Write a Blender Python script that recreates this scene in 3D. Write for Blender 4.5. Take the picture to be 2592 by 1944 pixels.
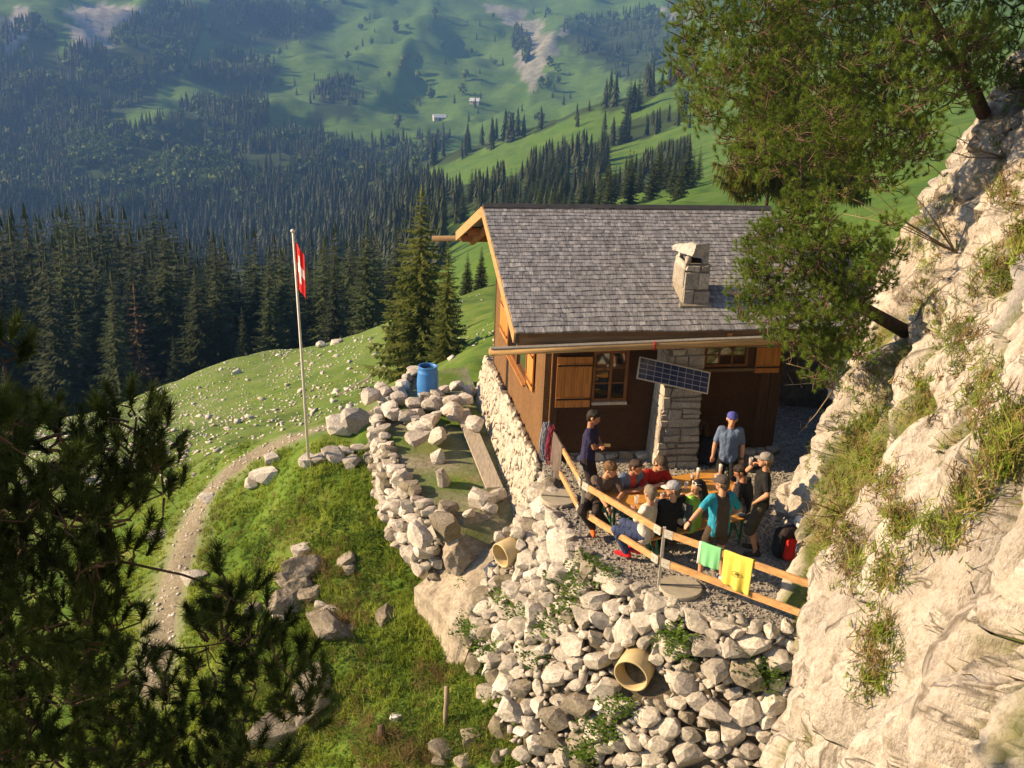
import bpy, bmesh, math, random
import numpy as np
from mathutils import Vector, Matrix, Quaternion, noise as mnoise
from mathutils.bvhtree import BVHTree

for o in list(bpy.data.objects): bpy.data.objects.remove(o)
SC = bpy.context.scene
COL = SC.collection
R = math.radians
rng = random.Random(7)
nrg = np.random.default_rng(11)

# ------------------------------------------------------------------ camera
FPX, PITCH, ROLL, CAMH = 2729.0, R(19.883), R(2.482), 8.3
CAM = Vector((0, 0, CAMH))
_F = Vector((0, math.cos(PITCH), -math.sin(PITCH)))
_U0 = Vector((0, math.sin(PITCH), math.cos(PITCH)))
_R0 = Vector((1, 0, 0))
CR = _R0*math.cos(ROLL) + _U0*math.sin(ROLL)
CU = -_R0*math.sin(ROLL) + _U0*math.cos(ROLL)
cd = bpy.data.cameras.new('camera')
cd.sensor_fit = 'HORIZONTAL'; cd.sensor_width = 36.0; cd.lens = 36.0*FPX/2592.0
cd.clip_start = 0.1; cd.clip_end = 9000
cam = bpy.data.objects.new('camera', cd); COL.objects.link(cam)
cam.matrix_world = Matrix(((CR.x, CU.x, -_F.x, 0), (CR.y, CU.y, -_F.y, 0), (CR.z, CU.z, -_F.z, CAMH), (0, 0, 0, 1)))
SC.camera = cam

# ------------------------------------------------------------------ sky and sun
SUN_EL, SUN_AZ = R(25), R(182.0)          # low evening sun from the left
SUN_DIR = Vector((math.cos(SUN_AZ)*math.cos(SUN_EL), math.sin(SUN_AZ)*math.cos(SUN_EL), math.sin(SUN_EL)))
w = bpy.data.worlds.new('World'); SC.world = w; w.use_nodes = True
nt = w.node_tree; nt.nodes.clear()
sky = nt.nodes.new('ShaderNodeTexSky'); sky.sky_type = 'NISHITA'; sky.sun_disc = False
sky.sun_elevation = SUN_EL; sky.sun_rotation = math.pi/2 - SUN_AZ; sky.altitude = 1700
bg = nt.nodes.new('ShaderNodeBackground'); bg.inputs['Strength'].default_value = 0.08
wo = nt.nodes.new('ShaderNodeOutputWorld')
nt.links.new(sky.outputs[0], bg.inputs[0]); nt.links.new(bg.outputs[0], wo.inputs[0])
sl = bpy.data.lights.new('sun', 'SUN'); sl.energy = 5.0; sl.angle = R(0.55); sl.color = (1.0, 0.72, 0.42)
so = bpy.data.objects.new('sun', sl); COL.objects.link(so)
so.rotation_euler = SUN_DIR.to_track_quat('Z', 'Y').to_euler(); so.location = (-30, 0, 40)
vs = SC.view_settings; vs.view_transform = 'Standard'; vs.look = 'None'; vs.gamma = 1.0; vs.use_curve_mapping = False
vs.exposure = 1.15
SC.cycles.max_bounces = 6; SC.cycles.diffuse_bounces = 3; SC.cycles.glossy_bounces = 3
SC.cycles.transparent_max_bounces = 8; SC.cycles.volume_bounces = 1; SC.cycles.transmission_bounces = 6
SC.cycles.use_denoising = True; SC.cycles.caustics_reflective = False; SC.cycles.caustics_refractive = False

# ------------------------------------------------------------------ pixel (2592x1944) to place
def ray(px, py):
    return _F + CR*((px-1296)/FPX) + CU*((972-py)/FPX)
def gp(px, py, z=0.0):                      # where the line of sight meets height z
    d = ray(px, py); t = (z-CAMH)/d.z; return CAM + d*t
def at(px, py, dist):                       # at a horizontal distance
    d = ray(px, py); t = dist/math.hypot(d.x, d.y); return CAM + d*t
def pxm(P): return FPX/((Vector(P)-CAM).dot(_F))

# ------------------------------------------------------------------ mesh helpers
def link(o, parent=None):
    COL.objects.link(o)
    if parent is not None: o.parent = parent
    return o
def mesh_obj(name, verts, faces, mat, parent=None, smooth=False):
    me = bpy.data.meshes.new(name)
    if isinstance(verts, np.ndarray): verts = verts.tolist()
    me.from_pydata(verts, [], faces if isinstance(faces, list) else faces.tolist())
    me.update()
    for m in (mat if isinstance(mat, (list, tuple)) else [mat]): me.materials.append(m)
    if smooth: me.polygons.foreach_set('use_smooth', [True]*len(me.polygons))
    return link(bpy.data.objects.new(name, me), parent)
def tri_obj(name, V, T, mat, parent=None, smooth=False, n=3):
    """fast build: V (k,3) array, T (m,n) int array"""
    me = bpy.data.meshes.new(name)
    V = np.ascontiguousarray(V, dtype=np.float32); T = np.ascontiguousarray(T, dtype=np.int32)
    me.vertices.add(len(V)); me.vertices.foreach_set('co', V.ravel())
    me.loops.add(T.size); me.loops.foreach_set('vertex_index', T.ravel())
    me.polygons.add(len(T)); me.polygons.foreach_set('loop_start', np.arange(0, T.size, n, dtype=np.int32))
    if smooth: me.polygons.foreach_set('use_smooth', np.ones(len(T), dtype=bool))
    me.update(calc_edges=True); me.validate()
    for m in (mat if isinstance(mat, (list, tuple)) else [mat]): me.materials.append(m)
    return link(bpy.data.objects.new(name, me), parent)
def vattr(o, name, vals):
    a = o.data.attributes.new(name, 'FLOAT', 'POINT'); a.data.foreach_set('value', np.asarray(vals, dtype=np.float32))
def empty(name, loc=(0, 0, 0), rz=0.0):
    o = bpy.data.objects.new(name, None); o.empty_display_size = .2; o.location = loc; o.rotation_euler = (0, 0, rz)
    return link(o)
def tag(o, label=None, cat=None, group=None, kind=None):
    if label: o['label'] = label
    if cat: o['category'] = cat
    if group: o['group'] = group
    if kind: o['kind'] = kind
    return o
class MB:
    def __init__(s): s.v = []; s.f = []; s.m = []
    def add(s, vs, fs, mi=0):
        b = len(s.v); s.v += [tuple(v) for v in vs]; s.f += [tuple(b+i for i in f) for f in fs]; s.m += [mi]*len(fs); return s
    def hexa(s, p, mi=0):                    # 8 corners, bottom ring then top ring
        return s.add(p, [(3, 2, 1, 0), (4, 5, 6, 7), (0, 1, 5, 4), (1, 2, 6, 5), (2, 3, 7, 6), (3, 0, 4, 7)], mi)
    def box(s, x0, x1, y0, y1, z0, z1, mi=0):
        return s.hexa([(x0, y0, z0), (x1, y0, z0), (x1, y1, z0), (x0, y1, z0), (x0, y0, z1), (x1, y0, z1), (x1, y1, z1), (x0, y1, z1)], mi)
    def beam(s, p0, p1, w, h, up=(0, 0, 1), mi=0):
        p0, p1 = Vector(p0), Vector(p1); d = (p1-p0).normalized(); up = Vector(up)
        sd = d.cross(up).normalized(); u = sd.cross(d).normalized(); a, b = sd*(w/2), u*(h/2)
        return s.hexa([p0-a-b, p0+a-b, p1+a-b, p1-a-b, p0-a+b, p0+a+b, p1+a+b, p1-a+b], mi)
    def tube(s, pts, rad, n=8, cap=True, mi=0):
        pts = [Vector(p) for p in pts]
        if not isinstance(rad, (list, tuple)): rad = [rad]*len(pts)
        rings = []; prev = None
        for i, p in enumerate(pts):
            d = (pts[min(i+1, len(pts)-1)]-pts[max(i-1, 0)]).normalized()
            if prev is None:
                a = d.cross(Vector((0, 0, 1)))
                if a.length < 1e-3: a = d.cross(Vector((1, 0, 0)))
            else: a = prev - d*prev.dot(d)
            a.normalize(); prev = a; b = d.cross(a)
            rings.append([p+(a*math.cos(t)+b*math.sin(t))*rad[i] for t in [2*math.pi*k/n for k in range(n)]])
        vs = [v for r in rings for v in r]; fs = []
        for i in range(len(rings)-1):
            for k in range(n):
                fs.append((i*n+k, i*n+(k+1) % n, (i+1)*n+(k+1) % n, (i+1)*n+k))
        if cap: fs.append(tuple(range(n-1, -1, -1))); fs.append(tuple((len(rings)-1)*n+k for k in range(n)))
        return s.add(vs, fs, mi)
    def lathe(s, prof, c=(0, 0, 0), n=20, mi=0, M=None, close=True):   # prof: (r, z)
        vs = []
        for r, z in prof:
            for k in range(n):
                t = 2*math.pi*k/n; v = Vector((r*math.cos(t), r*math.sin(t), z))
                if M is not None: v = M @ v
                vs.append(v+Vector(c))
        fs = []
        for i in range(len(prof)-1):
            for k in range(n):
                fs.append((i*n+k, i*n+(k+1) % n, (i+1)*n+(k+1) % n, (i+1)*n+k))
        if close: fs.append(tuple(range(n-1, -1, -1))); fs.append(tuple((len(prof)-1)*n+k for k in range(n)))
        return s.add(vs, fs, mi)
    def build(s, name, mat, parent=None, smooth=False):
        o = mesh_obj(name, s.v, s.f, mat, parent, smooth)
        if isinstance(mat, (list, tuple)): o.data.polygons.foreach_set('material_index', s.m)
        return o

# ------------------------------------------------------------------ materials
def lnk(nt, a, b): nt.links.new(a, b)
MATS = {}
def ramp(nt, fac, stops):
    n = nt.nodes.new('ShaderNodeValToRGB'); e = n.color_ramp.elements
    while len(e) < len(stops): e.new(0.5)
    for i, (p, c) in enumerate(stops): e[i].position = p; e[i].color = (*c, 1)
    lnk(nt, fac, n.inputs[0]); return n.outputs[0]
def noise(nt, scale, detail=5, rough=.6, coord='Object', stretch=None, dist=0.0):
    tc = nt.nodes.new('ShaderNodeTexCoord'); n = nt.nodes.new('ShaderNodeTexNoise')
    n.inputs['Scale'].default_value = scale; n.inputs['Detail'].default_value = detail; n.inputs['Roughness'].default_value = rough
    n.inputs['Distortion'].default_value = dist
    if coord != 'World': src = tc.outputs[coord]
    else:
        src = nt.nodes.new('ShaderNodeNewGeometry').outputs['Position']
    if stretch:
        mp = nt.nodes.new('ShaderNodeMapping'); mp.inputs['Scale'].default_value = stretch; lnk(nt, src, mp.inputs[0]); src = mp.outputs[0]
    lnk(nt, src, n.inputs['Vector']); return n.outputs['Fac']
def mixc(nt, fac, a, b, blend='MIX'):
    n = nt.nodes.new('ShaderNodeMix'); n.data_type = 'RGBA'; n.blend_type = blend
    for s, v in ((n.inputs[0], fac), (n.inputs[6], a), (n.inputs[7], b)):
        if isinstance(v, (int, float)): s.default_value = v
        elif isinstance(v, tuple): s.default_value = (*v, 1) if len(v) == 3 else v
        else: lnk(nt, v, s)
    return n.outputs[2]
def math_(nt, op, a, b=0.0, clamp=False):
    n = nt.nodes.new('ShaderNodeMath'); n.operation = op; n.use_clamp = clamp
    for s, v in ((n.inputs[0], a), (n.inputs[1], b)):
        if isinstance(v, (int, float)): s.default_value = v
        else: lnk(nt, v, s)
    return n.outputs[0]
def base(name, rough=.8, spec=.3):
    m = bpy.data.materials.new(name); m.use_nodes = True; nt = m.node_tree
    b = nt.nodes['Principled BSDF']; b.inputs['Roughness'].default_value = rough; b.inputs['Specular IOR Level'].default_value = spec
    MATS[name] = m; return m, nt, b
def bump(nt, b, h, strength=.5, dist=.02):
    n = nt.nodes.new('ShaderNodeBump'); n.inputs['Strength'].default_value = strength; n.inputs['Distance'].default_value = dist
    lnk(nt, h, n.inputs['Height']); lnk(nt, n.outputs[0], b.inputs['Normal'])
def attr(nt, name):
    n = nt.nodes.new('ShaderNodeAttribute'); n.attribute_name = name; return n.outputs['Fac']
def orand(nt): return nt.nodes.new('ShaderNodeObjectInfo').outputs['Random']
def simple(name, col, rough=.8, var=.25, scale=6, bmp=.3, bdist=.01, spec=.3, stretch=None, orv=0.0, metal=0.0, coord='Object', detail=5):
    """plain coloured surface: noise-varied colour, fine relief"""
    m, nt, b = base(name, rough, spec)
    f = noise(nt, scale, detail, .62, coord, stretch)
    lo = tuple(c*(1-var) for c in col); hi = tuple(min(1, c*(1+var)) for c in col)
    c = ramp(nt, f, [(.3, lo), (.7, hi)])
    if orv:
        k = math_(nt, 'MULTIPLY_ADD', orand(nt), orv*2); nt.nodes[-1].inputs[2].default_value = 1-orv
        c = mixc(nt, 1.0, c, k, 'MULTIPLY')
    lnk(nt, c, b.inputs['Base Color'])
    b.inputs['Metallic'].default_value = metal
    if bmp: bump(nt, b, noise(nt, scale*4, 6, .65, coord, stretch), bmp, bdist)
    return m

# ================================================================== terrain
def azd(P): return math.atan2(P.x, P.y), math.hypot(P.x, P.y)
CTRL = []                                     # (azimuth, ln distance, slope of the line of sight)
def cz(px, py, z): P = gp(px, py, z); a, d = azd(P); CTRL.append((a, math.log(d), (z-CAMH)/d))
def cd_(px, py, d): P = at(px, py, d); a, _ = azd(P); CTRL.append((a, math.log(d), (P.z-CAMH)/d))
def ch(px, d, z): a = math.atan2(ray(px, 972).x, ray(px, 972).y); CTRL.append((a, math.log(d), (z-CAMH)/d))
for t in [(783,1160,-2.0),(860,1095,-2.0),(800,1260,-2.5),(940,1250,-2.2),(1010,1330,-2.45),(850,1450,-3.2),(700,1600,-4.0),(950,1650,-3.8),
          (1125,1840,-3.8),(900,1900,-4.4),(600,1900,-5.0),(1250,1760,-3.4),(1450,1944,-3.4),(560,1200,-3.5),(650,1300,-3.4),(480,1290,-4.2),
          (430,1500,-4.8),(390,1680,-5.3),(200,1500,-5.6),(0,1300,-6.5),(0,1800,-6.2),(1150,1560,-3.2),(1750,1944,-3.3)]: cz(*t)
for t in [(420,1190,31),(700,1100,30),(900,1030,34),(1040,975,34),(150,1150,36),(600,1040,46),(850,950,48),(1010,895,48),(300,1100,50),
          (60,1090,72),(250,1045,76),(500,962,79),(800,880,76),(1000,842,72),(1250,752,62),(1180,800,52),
          (1250,655,100),(1720,512,150),(2050,525,105),(2300,470,95),(2592,430,95),(1500,540,170),(2000,400,220),(2592,250,230),
          (1150,540,330),(1500,490,330),(1750,440,330),(1600,385,450),(1750,310,470),(1150,435,620),(1400,335,660),(1600,265,700),(1760,200,740),(2592,60,700),
          (620,585,720),(300,560,800),(0,560,800),(900,480,800),(0,300,1150),(500,330,1100),(800,420,950),(1110,305,1250),(1210,262,1320),(1350,350,1050),
          (900,40,1700),(1300,130,1600),(1400,40,1850),(0,0,1500),(500,60,1550),(1700,60,1700),(2200,0,1600)]: cd_(*t)
for t in [(1650,17,-1.7),(2050,15,-1.6),(1350,21,-1.5),(1450,26,-1.6),(1900,26,-1.2),(2300,22,0.0),(1250,29,-1.5),(1500,36,-2.5),(2000,40,-2.0),(1600,70,-9),
          (300,112,-38),(300,170,-41),(850,112,-34),(850,170,-44),(300,300,-85),(850,300,-88),(0,112,-42),(1100,110,-22),(1080,60,-8.5),
          (-500,60,-20),(-500,300,-70),(3100,60,6),(3100,300,20),(-600,1200,-20),(3200,900,60),
          (0,2400,110),(800,2500,115),(1500,2600,120),(2300,2500,130),(-600,2400,110),(3200,2400,140),
          (300,5,-7),(1300,6,-5),(2300,6,-4),(1300,10,-4.2),(2200,11,-3.2),(-300,12,-8)]: ch(*t)
CT = np.array(CTRL); AZS = 2.6
XY = np.c_[CT[:, 0]*AZS, CT[:, 1]]
def tpsk(r2): return np.where(r2 > 1e-12, .5*r2*np.log(np.maximum(r2, 1e-12)), 0)
_n = len(XY); _K = tpsk(((XY[:, None]-XY[None])**2).sum(-1)) + np.eye(_n)*2e-4
_P = np.c_[np.ones(_n), XY]; _A = np.block([[_K, _P], [_P.T, np.zeros((3, 3))]])
_W = np.linalg.solve(_A, np.r_[CT[:, 2], 0, 0, 0])
def terr_np(az, ln):                          # arrays -> height above datum
    q = np.c_[np.ravel(az)*AZS, np.ravel(ln)]; out = np.empty(len(q))
    for i in range(0, len(q), 4000):
        s = q[i:i+4000]; r2 = ((s[:, None]-XY[None])**2).sum(-1)
        out[i:i+4000] = tpsk(r2)@_W[:_n] + _W[_n] + s@_W[_n+1:]
    return (CAMH + out*np.exp(np.ravel(ln))).reshape(np.shape(az))
def vnoise(x, y, seed=0):                     # smooth value noise, arrays
    xi, yi = np.floor(x).astype(np.int64), np.floor(y).astype(np.int64); xf, yf = x-xi, y-yi
    xf, yf = xf*xf*(3-2*xf), yf*yf*(3-2*yf)
    def h(i, j):
        n = (i*374761393 + j*668265263 + seed*974634521) & 0x7fffffff
        n = ((n ^ (n >> 13))*1274126177) & 0x7fffffff
        return ((n ^ (n >> 16)) & 0xffff)/65535.0
    return (h(xi, yi)*(1-xf)+h(xi+1, yi)*xf)*(1-yf)+(h(xi, yi+1)*(1-xf)+h(xi+1, yi+1)*xf)*yf - .5
def fbm(x, y, oct=4, seed=0):
    s = 0; a = 1.0
    for k in range(oct): s = s + a*vnoise(x*2**k, y*2**k, seed+k); a *= .5
    return s
def fb1(x, y, oct=3, seed=0):                 # quick single-point version, about the same range
    v = 0; a = .62
    for k in range(oct): v += a*mnoise.noise((x*2**k, y*2**k, seed*1.7+k*5.3)); a *= .5
    return v
def detail_np(X, Y):
    d = np.hypot(X, Y)
    near = fbm(X/1.3, Y/1.3, 4, 3)*.32*np.clip((70-d)/40, 0, 1)*np.clip((d-9)/4, 0, 1)
    mid = fbm(X/9, Y/9, 4, 9)*np.clip((d-28)/60, 0, 1)*np.clip((400-d)/200, 0, 1)*1.6
    far = fbm(X/70, Y/70, 5, 17)*np.clip((d-350)/400, 0, 1)*20
    rid = (np.abs(fbm(X/230+.3, Y/320, 4, 23))*-1+.25)*np.clip((d-900)/500, 0, 1)*60
    return near+mid+far+rid
AZ0, AZ1, L0, L1, NA, NL = R(-44), R(44), math.log(4.5), math.log(2700), 420, 560
ga, gl = np.meshgrid(np.linspace(AZ0, AZ1, NA), np.linspace(L0, L1, NL))
gz = terr_np(ga, gl); gd = np.exp(gl); gx, gy = gd*np.sin(ga), gd*np.cos(ga)
gz = gz + detail_np(gx, gy)
def height(x, y):
    a = math.atan2(x, y); l = math.log(max(5, math.hypot(x, y)))
    i = min(max((a-AZ0)/(AZ1-AZ0)*(NA-1), 0), NA-1.001); j = min(max((l-L0)/(L1-L0)*(NL-1), 0), NL-1.001)
    i0, j0 = int(i), int(j); fi, fj = i-i0, j-j0
    return (gz[j0, i0]*(1-fi)+gz[j0, i0+1]*fi)*(1-fj)+(gz[j0+1, i0]*(1-fi)+gz[j0+1, i0+1]*fi)*fj
def hit(px, py, dmin=10.0, dmax=2650):        # first meeting of the line of sight with the ground
    d = ray(px, py); h = math.hypot(d.x, d.y); dx, dy, dz = d.x/h, d.y/h, d.z/h; t = dmin; p = t
    while t < dmax:
        if CAMH+dz*t <= height(dx*t, dy*t):
            a, b = p, t
            for _ in range(7):
                m = (a+b)/2
                if CAMH+dz*m <= height(dx*m, dy*m): b = m
                else: a = m
            return Vector((dx*b, dy*b, CAMH+dz*b))
        p = t; t *= 1.035
    return None
def projp(P):
    d = Vector(P)-CAM; z = d.dot(_F); return 1296+FPX*d.dot(CR)/z, 972-FPX*d.dot(CU)/z, z
def inpoly(x, y, poly):
    c = False; n = len(poly)
    for i in range(n):
        x0, y0 = poly[i]; x1, y1 = poly[i-1]
        if (y0 > y) != (y1 > y) and x < (x1-x0)*(y-y0)/(y1-y0)+x0: c = not c
    return c
ZS = 1800/2212.0
def Zp(*p): return [(a*ZS, b*ZS) for a, b in p]
FOREST = [Zp((0,90),(120,60),(200,150),(330,130),(480,0),(640,0),(620,120),(560,230),(420,330),(270,400),(440,400),(560,330),(720,300),(830,260),(840,380),(780,420),(880,400),(1000,410),(1100,440),(1200,450),(1300,430),(1420,420),(1300,530),(1000,600),(700,690),(500,660),(0,660)),
          Zp((640,0),(1080,0),(1000,90),(880,120),(760,130),(640,100)), Zp((1000,260),(1100,240),(1110,330),(1080,360),(970,380),(960,330)),
          Zp((560,230),(700,150),(880,190),(840,260),(720,280)), Zp((1600,90),(1660,130),(1640,200),(1590,160)),
          Zp((1740,60),(2120,20),(2140,170),(1950,240),(1850,170),(1760,150))]
FMID = [Zp((1420,400),(1520,360),(1760,320),(1900,260),(2130,170),(2170,220),(1990,330),(1880,345),(1700,395),(1540,440),(1400,495),(1300,530),(1200,520)),
        Zp((1400,575),(1600,545),(1740,450),(1850,440),(1960,370),(2150,320),(2120,375),(1960,450),(1870,530),(1860,570),(1960,520),(2060,440),(2140,420),(2150,580),(2080,610),(1900,660),(1480,660),(1380,690),(1100,690),(1000,630),(1250,580))]
SCREE = [Zp((1500,0),(1620,0),(1700,90),(1760,60),(1720,160),(1670,250),(1640,250),(1600,150),(1640,110)), Zp((1590,150),(1620,160),(1690,250),(1650,270))]
STRIPS = [Zp((1370,530),(1500,480),(1650,420),(1760,370),(1870,335),(1880,360),(1860,395),(1700,440),(1560,500),(1400,545)), Zp((1880,510),(1900,460),(2050,420),(2150,385),(2150,420),(2040,450),(1940,490)), Zp((1990,330),(2130,245),(2170,240),(2150,300),(2000,355))]
ROCK = [Zp((210,0),(480,0),(330,130),(230,140)), Zp((0,40),(80,0),(110,100),(0,160)), Zp((2060,0),(2110,0),(2120,60))]

def leafmat(name, col, var=.35, trans=.35, scale=1.5, orv=.0, rough=.7, coord='Object', c2=None, stretch=None):
    m, nt, b = base(name, rough, .25)
    f = noise(nt, scale, 4, .6, coord, stretch)
    lo = tuple(c*(1-var) for c in col); hi = c2 or tuple(c*(1+var) for c in col)
    c = ramp(nt, f, [(.32, lo), (.68, hi)])
    if orv:
        k = math_(nt, 'MULTIPLY_ADD', orand(nt), orv*2); nt.nodes[-1].inputs[2].default_value = 1-orv
        c = mixc(nt, 1.0, c, k, 'MULTIPLY')
    lnk(nt, c, b.inputs['Base Color'])
    t = nt.nodes.new('ShaderNodeBsdfTranslucent'); lnk(nt, c, t.inputs['Color'])
    mx = nt.nodes.new('ShaderNodeMixShader'); mx.inputs[0].default_value = trans
    lnk(nt, b.outputs[0], mx.inputs[1]); lnk(nt, t.outputs[0], mx.inputs[2]); lnk(nt, mx.outputs[0], nt.nodes['Material Output'].inputs[0])
    return m

# ground colour: grass, stony grass, scree, far meadow
def ground_material():
    m, nt, b = base('ground', .95, .15)
    n1 = noise(nt, .9, 7, .65, 'World'); n2 = noise(nt, 9, 4, .7, 'World'); n3 = noise(nt, .012, 6, .6, 'World'); n4 = noise(nt, .12, 5, .62, 'World')
    grass = ramp(nt, n1, [(.28, (.05, .10, .014)), (.46, (.085, .155, .020)), (.60, (.13, .18, .032)), (.76, (.22, .18, .075))])
    meadow = ramp(nt, math_(nt, 'ADD', math_(nt, 'MULTIPLY', n4, .6), math_(nt, 'MULTIPLY', noise(nt, .6, 5, .7, 'World'), .4)), [(.3, (.035, .085, .012)), (.5, (.08, .155, .020)), (.66, (.14, .19, .036))])
    meadow = mixc(nt, math_(nt, 'MULTIPLY', n3, .6), meadow, (.05, .10, .02))
    stony = ramp(nt, n2, [(.38, (.085, .155, .022)), (.52, (.13, .185, .04)), (.61, (.27, .26, .19)), (.78, (.42, .38, .30))])
    gravel = ramp(nt, n2, [(.3, (.16, .14, .11)), (.7, (.38, .34, .28))])
    forest = ramp(nt, n1, [(.3, (.012, .022, .006)), (.7, (.035, .05, .012))])
    rock = ramp(nt, n4, [(.3, (.15, .14, .125)), (.7, (.36, .34, .31))])
    c = mixc(nt, attr(nt, 'far'), grass, meadow)
    sn = math_(nt, 'MULTIPLY', attr(nt, 'stony'), ramp(nt, noise(nt, .35, 6, .62, 'World', (1, .45, 1)), [(.36, (.12,)*3), (.66, (1,)*3)]))
    c = mixc(nt, sn, c, stony)
    c = mixc(nt, attr(nt, 'gravel'), c, gravel); c = mixc(nt, attr(nt, 'wood'), c, forest); c = mixc(nt, attr(nt, 'rock'), c, rock)
    lnk(nt, c, b.inputs['Base Color']); bump(nt, b, n2, .6, .05)
    return m
M_GROUND = ground_material()
def seg_d(X, Y, pts):
    best = np.full(X.shape, 1e9)
    for (x0, y0), (x1, y1) in zip(pts[:-1], pts[1:]):
        dx, dy = x1-x0, y1-y0; t = np.clip(((X-x0)*dx+(Y-y0)*dy)/(dx*dx+dy*dy+1e-9), 0, 1)
        best = np.minimum(best, np.hypot(X-(x0+t*dx), Y-(y0+t*dy)))
    return best
PATHPX = [(1010,985),(900,1060),(760,1105),(640,1150),(560,1210),(500,1290),(470,1370),(440,1460),(420,1560),(400,1650),(385,1750)]
PATH3 = [hit(*p) for p in PATHPX]; PATH3 = [p for p in PATH3 if p]
def smoothstep(a, b, x): t = np.clip((x-a)/(b-a), 0, 1); return t*t*(3-2*t)
# masks on the grid vertices
DV = np.stack([gx, gy, gz-CAMH], -1); zc = DV@np.array(_F); gpx = 1296+FPX*(DV@np.array(CR))/zc; gpy = 972-FPX*(DV@np.array(CU))/zc
def polymask(polys, soft=0):
    out = np.zeros(gpx.shape)
    for poly in polys:
        c = np.zeros(gpx.shape, bool); n = len(poly)
        for i in range(n):
            x0, y0 = poly[i]; x1, y1 = poly[i-1]
            if y0 == y1: continue
            k = ((y0 > gpy) != (y1 > gpy)) & (gpx < (x1-x0)*(gpy-y0)/(y1-y0)+x0); c ^= k
        out = np.maximum(out, c)
    return out
jit = fbm(gx/25, gy/25, 3, 5)*26
_sx, _sy = gpx, gpy
gpx = gpx+jit*np.clip(gd/900, 0, 1.4); gpy = gpy+jit[::-1]*np.clip(gd/900, 0, 1.4)
farm = gd > 300
m_wood = polymask(FOREST)*(gd > 600) + polymask(FMID)*(gd > 250)*(gd < 900) ; m_wood = np.clip(m_wood, 0, 1)*.85
m_rock = np.clip(polymask(ROCK)*(gd > 700)+polymask(SCREE)*(gd > 700)*.8, 0, 1)
gpx, gpy = _sx, _sy
crest_side = (gpx < 1120)
m_wood = np.maximum(m_wood, smoothstep(84, 95, gd)*(1-smoothstep(700, 760, gd))*(1-smoothstep(1020, 1110, gpx)))*(1-polymask(STRIPS)*(gd > 200))
m_stony = smoothstep(25, 30, gd)*(1-smoothstep(80, 95, gd))*np.clip((1300-gpx)/200, 0, 1)
# the scree fan thickens towards the lower left
m_stony = np.clip(m_stony*(.62+.5*smoothstep(-6, -24, gx)), 0, 1)
m_far = smoothstep(60, 110, gd); m_far = np.maximum(m_far, (gd > 40)*(gpx > 1250))
m_grav = np.clip(1-seg_d(gx, gy, [(p.x, p.y) for p in PATH3])/.9+.1*fbm(gx, gy, 3, 8), 0, 1)*.8*(gd < 60)
def grid_ground(name, j0, j1, label=None):
    V = np.stack([gx[j0:j1], gy[j0:j1], gz[j0:j1]], -1).reshape(-1, 3); nr = j1-j0
    idx = np.arange(nr*NA).reshape(nr, NA)
    T = np.stack([idx[:-1, :-1], idx[:-1, 1:], idx[1:, 1:], idx[1:, :-1]], -1).reshape(-1, 4)
    o = tri_obj(name, V, T, M_GROUND, smooth=True, n=4); o['kind'] = 'structure'
    for nme, a in (('far', m_far), ('stony', m_stony), ('gravel', m_grav), ('wood', m_wood), ('rock', m_rock)): vattr(o, nme, a[j0:j1].ravel())
    if label: o['label'] = label
    return o
JS = int((math.log(230)-L0)/(L1-L0)*(NL-1))
grid_ground('ground', 0, JS+1, 'grassy and stony alpine slope below and behind the hut')
grid_ground('mountain', JS, NL, 'far mountainside with meadows, forest and a stony ravine')
# path: worn gravel strip laid over the slope
def strip(name, pts, wid, mat, lift=.03, seed=1):
    P = []
    for a, b in zip(pts[:-1], pts[1:]):
        for k in range(8): P.append(a.lerp(b, k/8))
    P.append(pts[-1]); V = []; NC = 6
    for i, p in enumerate(P):
        d = (P[min(i+1, len(P)-1)]-P[max(i-1, 0)]); n = Vector((-d.y, d.x, 0)).normalized()
        ww = wid*(1+.5*float(vnoise(np.array([i*.35]), np.array([seed*3.1]), 4)[0]))
        for k in range(NC+1):
            s = (k/NC-.5)*2; q = p+n*(s*ww); V.append((q.x, q.y, height(q.x, q.y)+lift*(1-s*s*1.8)))
    F = [(i*(NC+1)+k, i*(NC+1)+k+1, (i+1)*(NC+1)+k+1, (i+1)*(NC+1)+k) for i in range(len(P)-1) for k in range(NC)]
    return mesh_obj(name, V, F, mat, smooth=True)
def pathmat():
    m, nt, b = base('path_gravel', .95, .15)
    n2 = noise(nt, 14, 5, .7, 'World'); n1 = noise(nt, 1.6, 4, .6, 'World')
    c = ramp(nt, n2, [(.3, (.16, .13, .10)), (.55, (.28, .24, .19)), (.72, (.42, .38, .32))])
    lnk(nt, mixc(nt, math_(nt, 'MULTIPLY', n1, .5), c, (.10, .11, .04)), b.inputs['Base Color']); bump(nt, b, n2, .8, .03); return m
M_PATH = pathmat()
tag(strip('path', PATH3, .36, M_PATH), 'narrow gravel footpath winding down the grass slope', kind='structure')

TR3 = [hit(*p) for p in [(850, 1005), (930, 958), (1000, 905), (1060, 862), (1120, 830)]]
tag(strip('trail', [p for p in TR3 if p], .22, M_PATH, .05, 4), 'faint diagonal trail across the green slope behind the flagpole', kind='structure')

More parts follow.
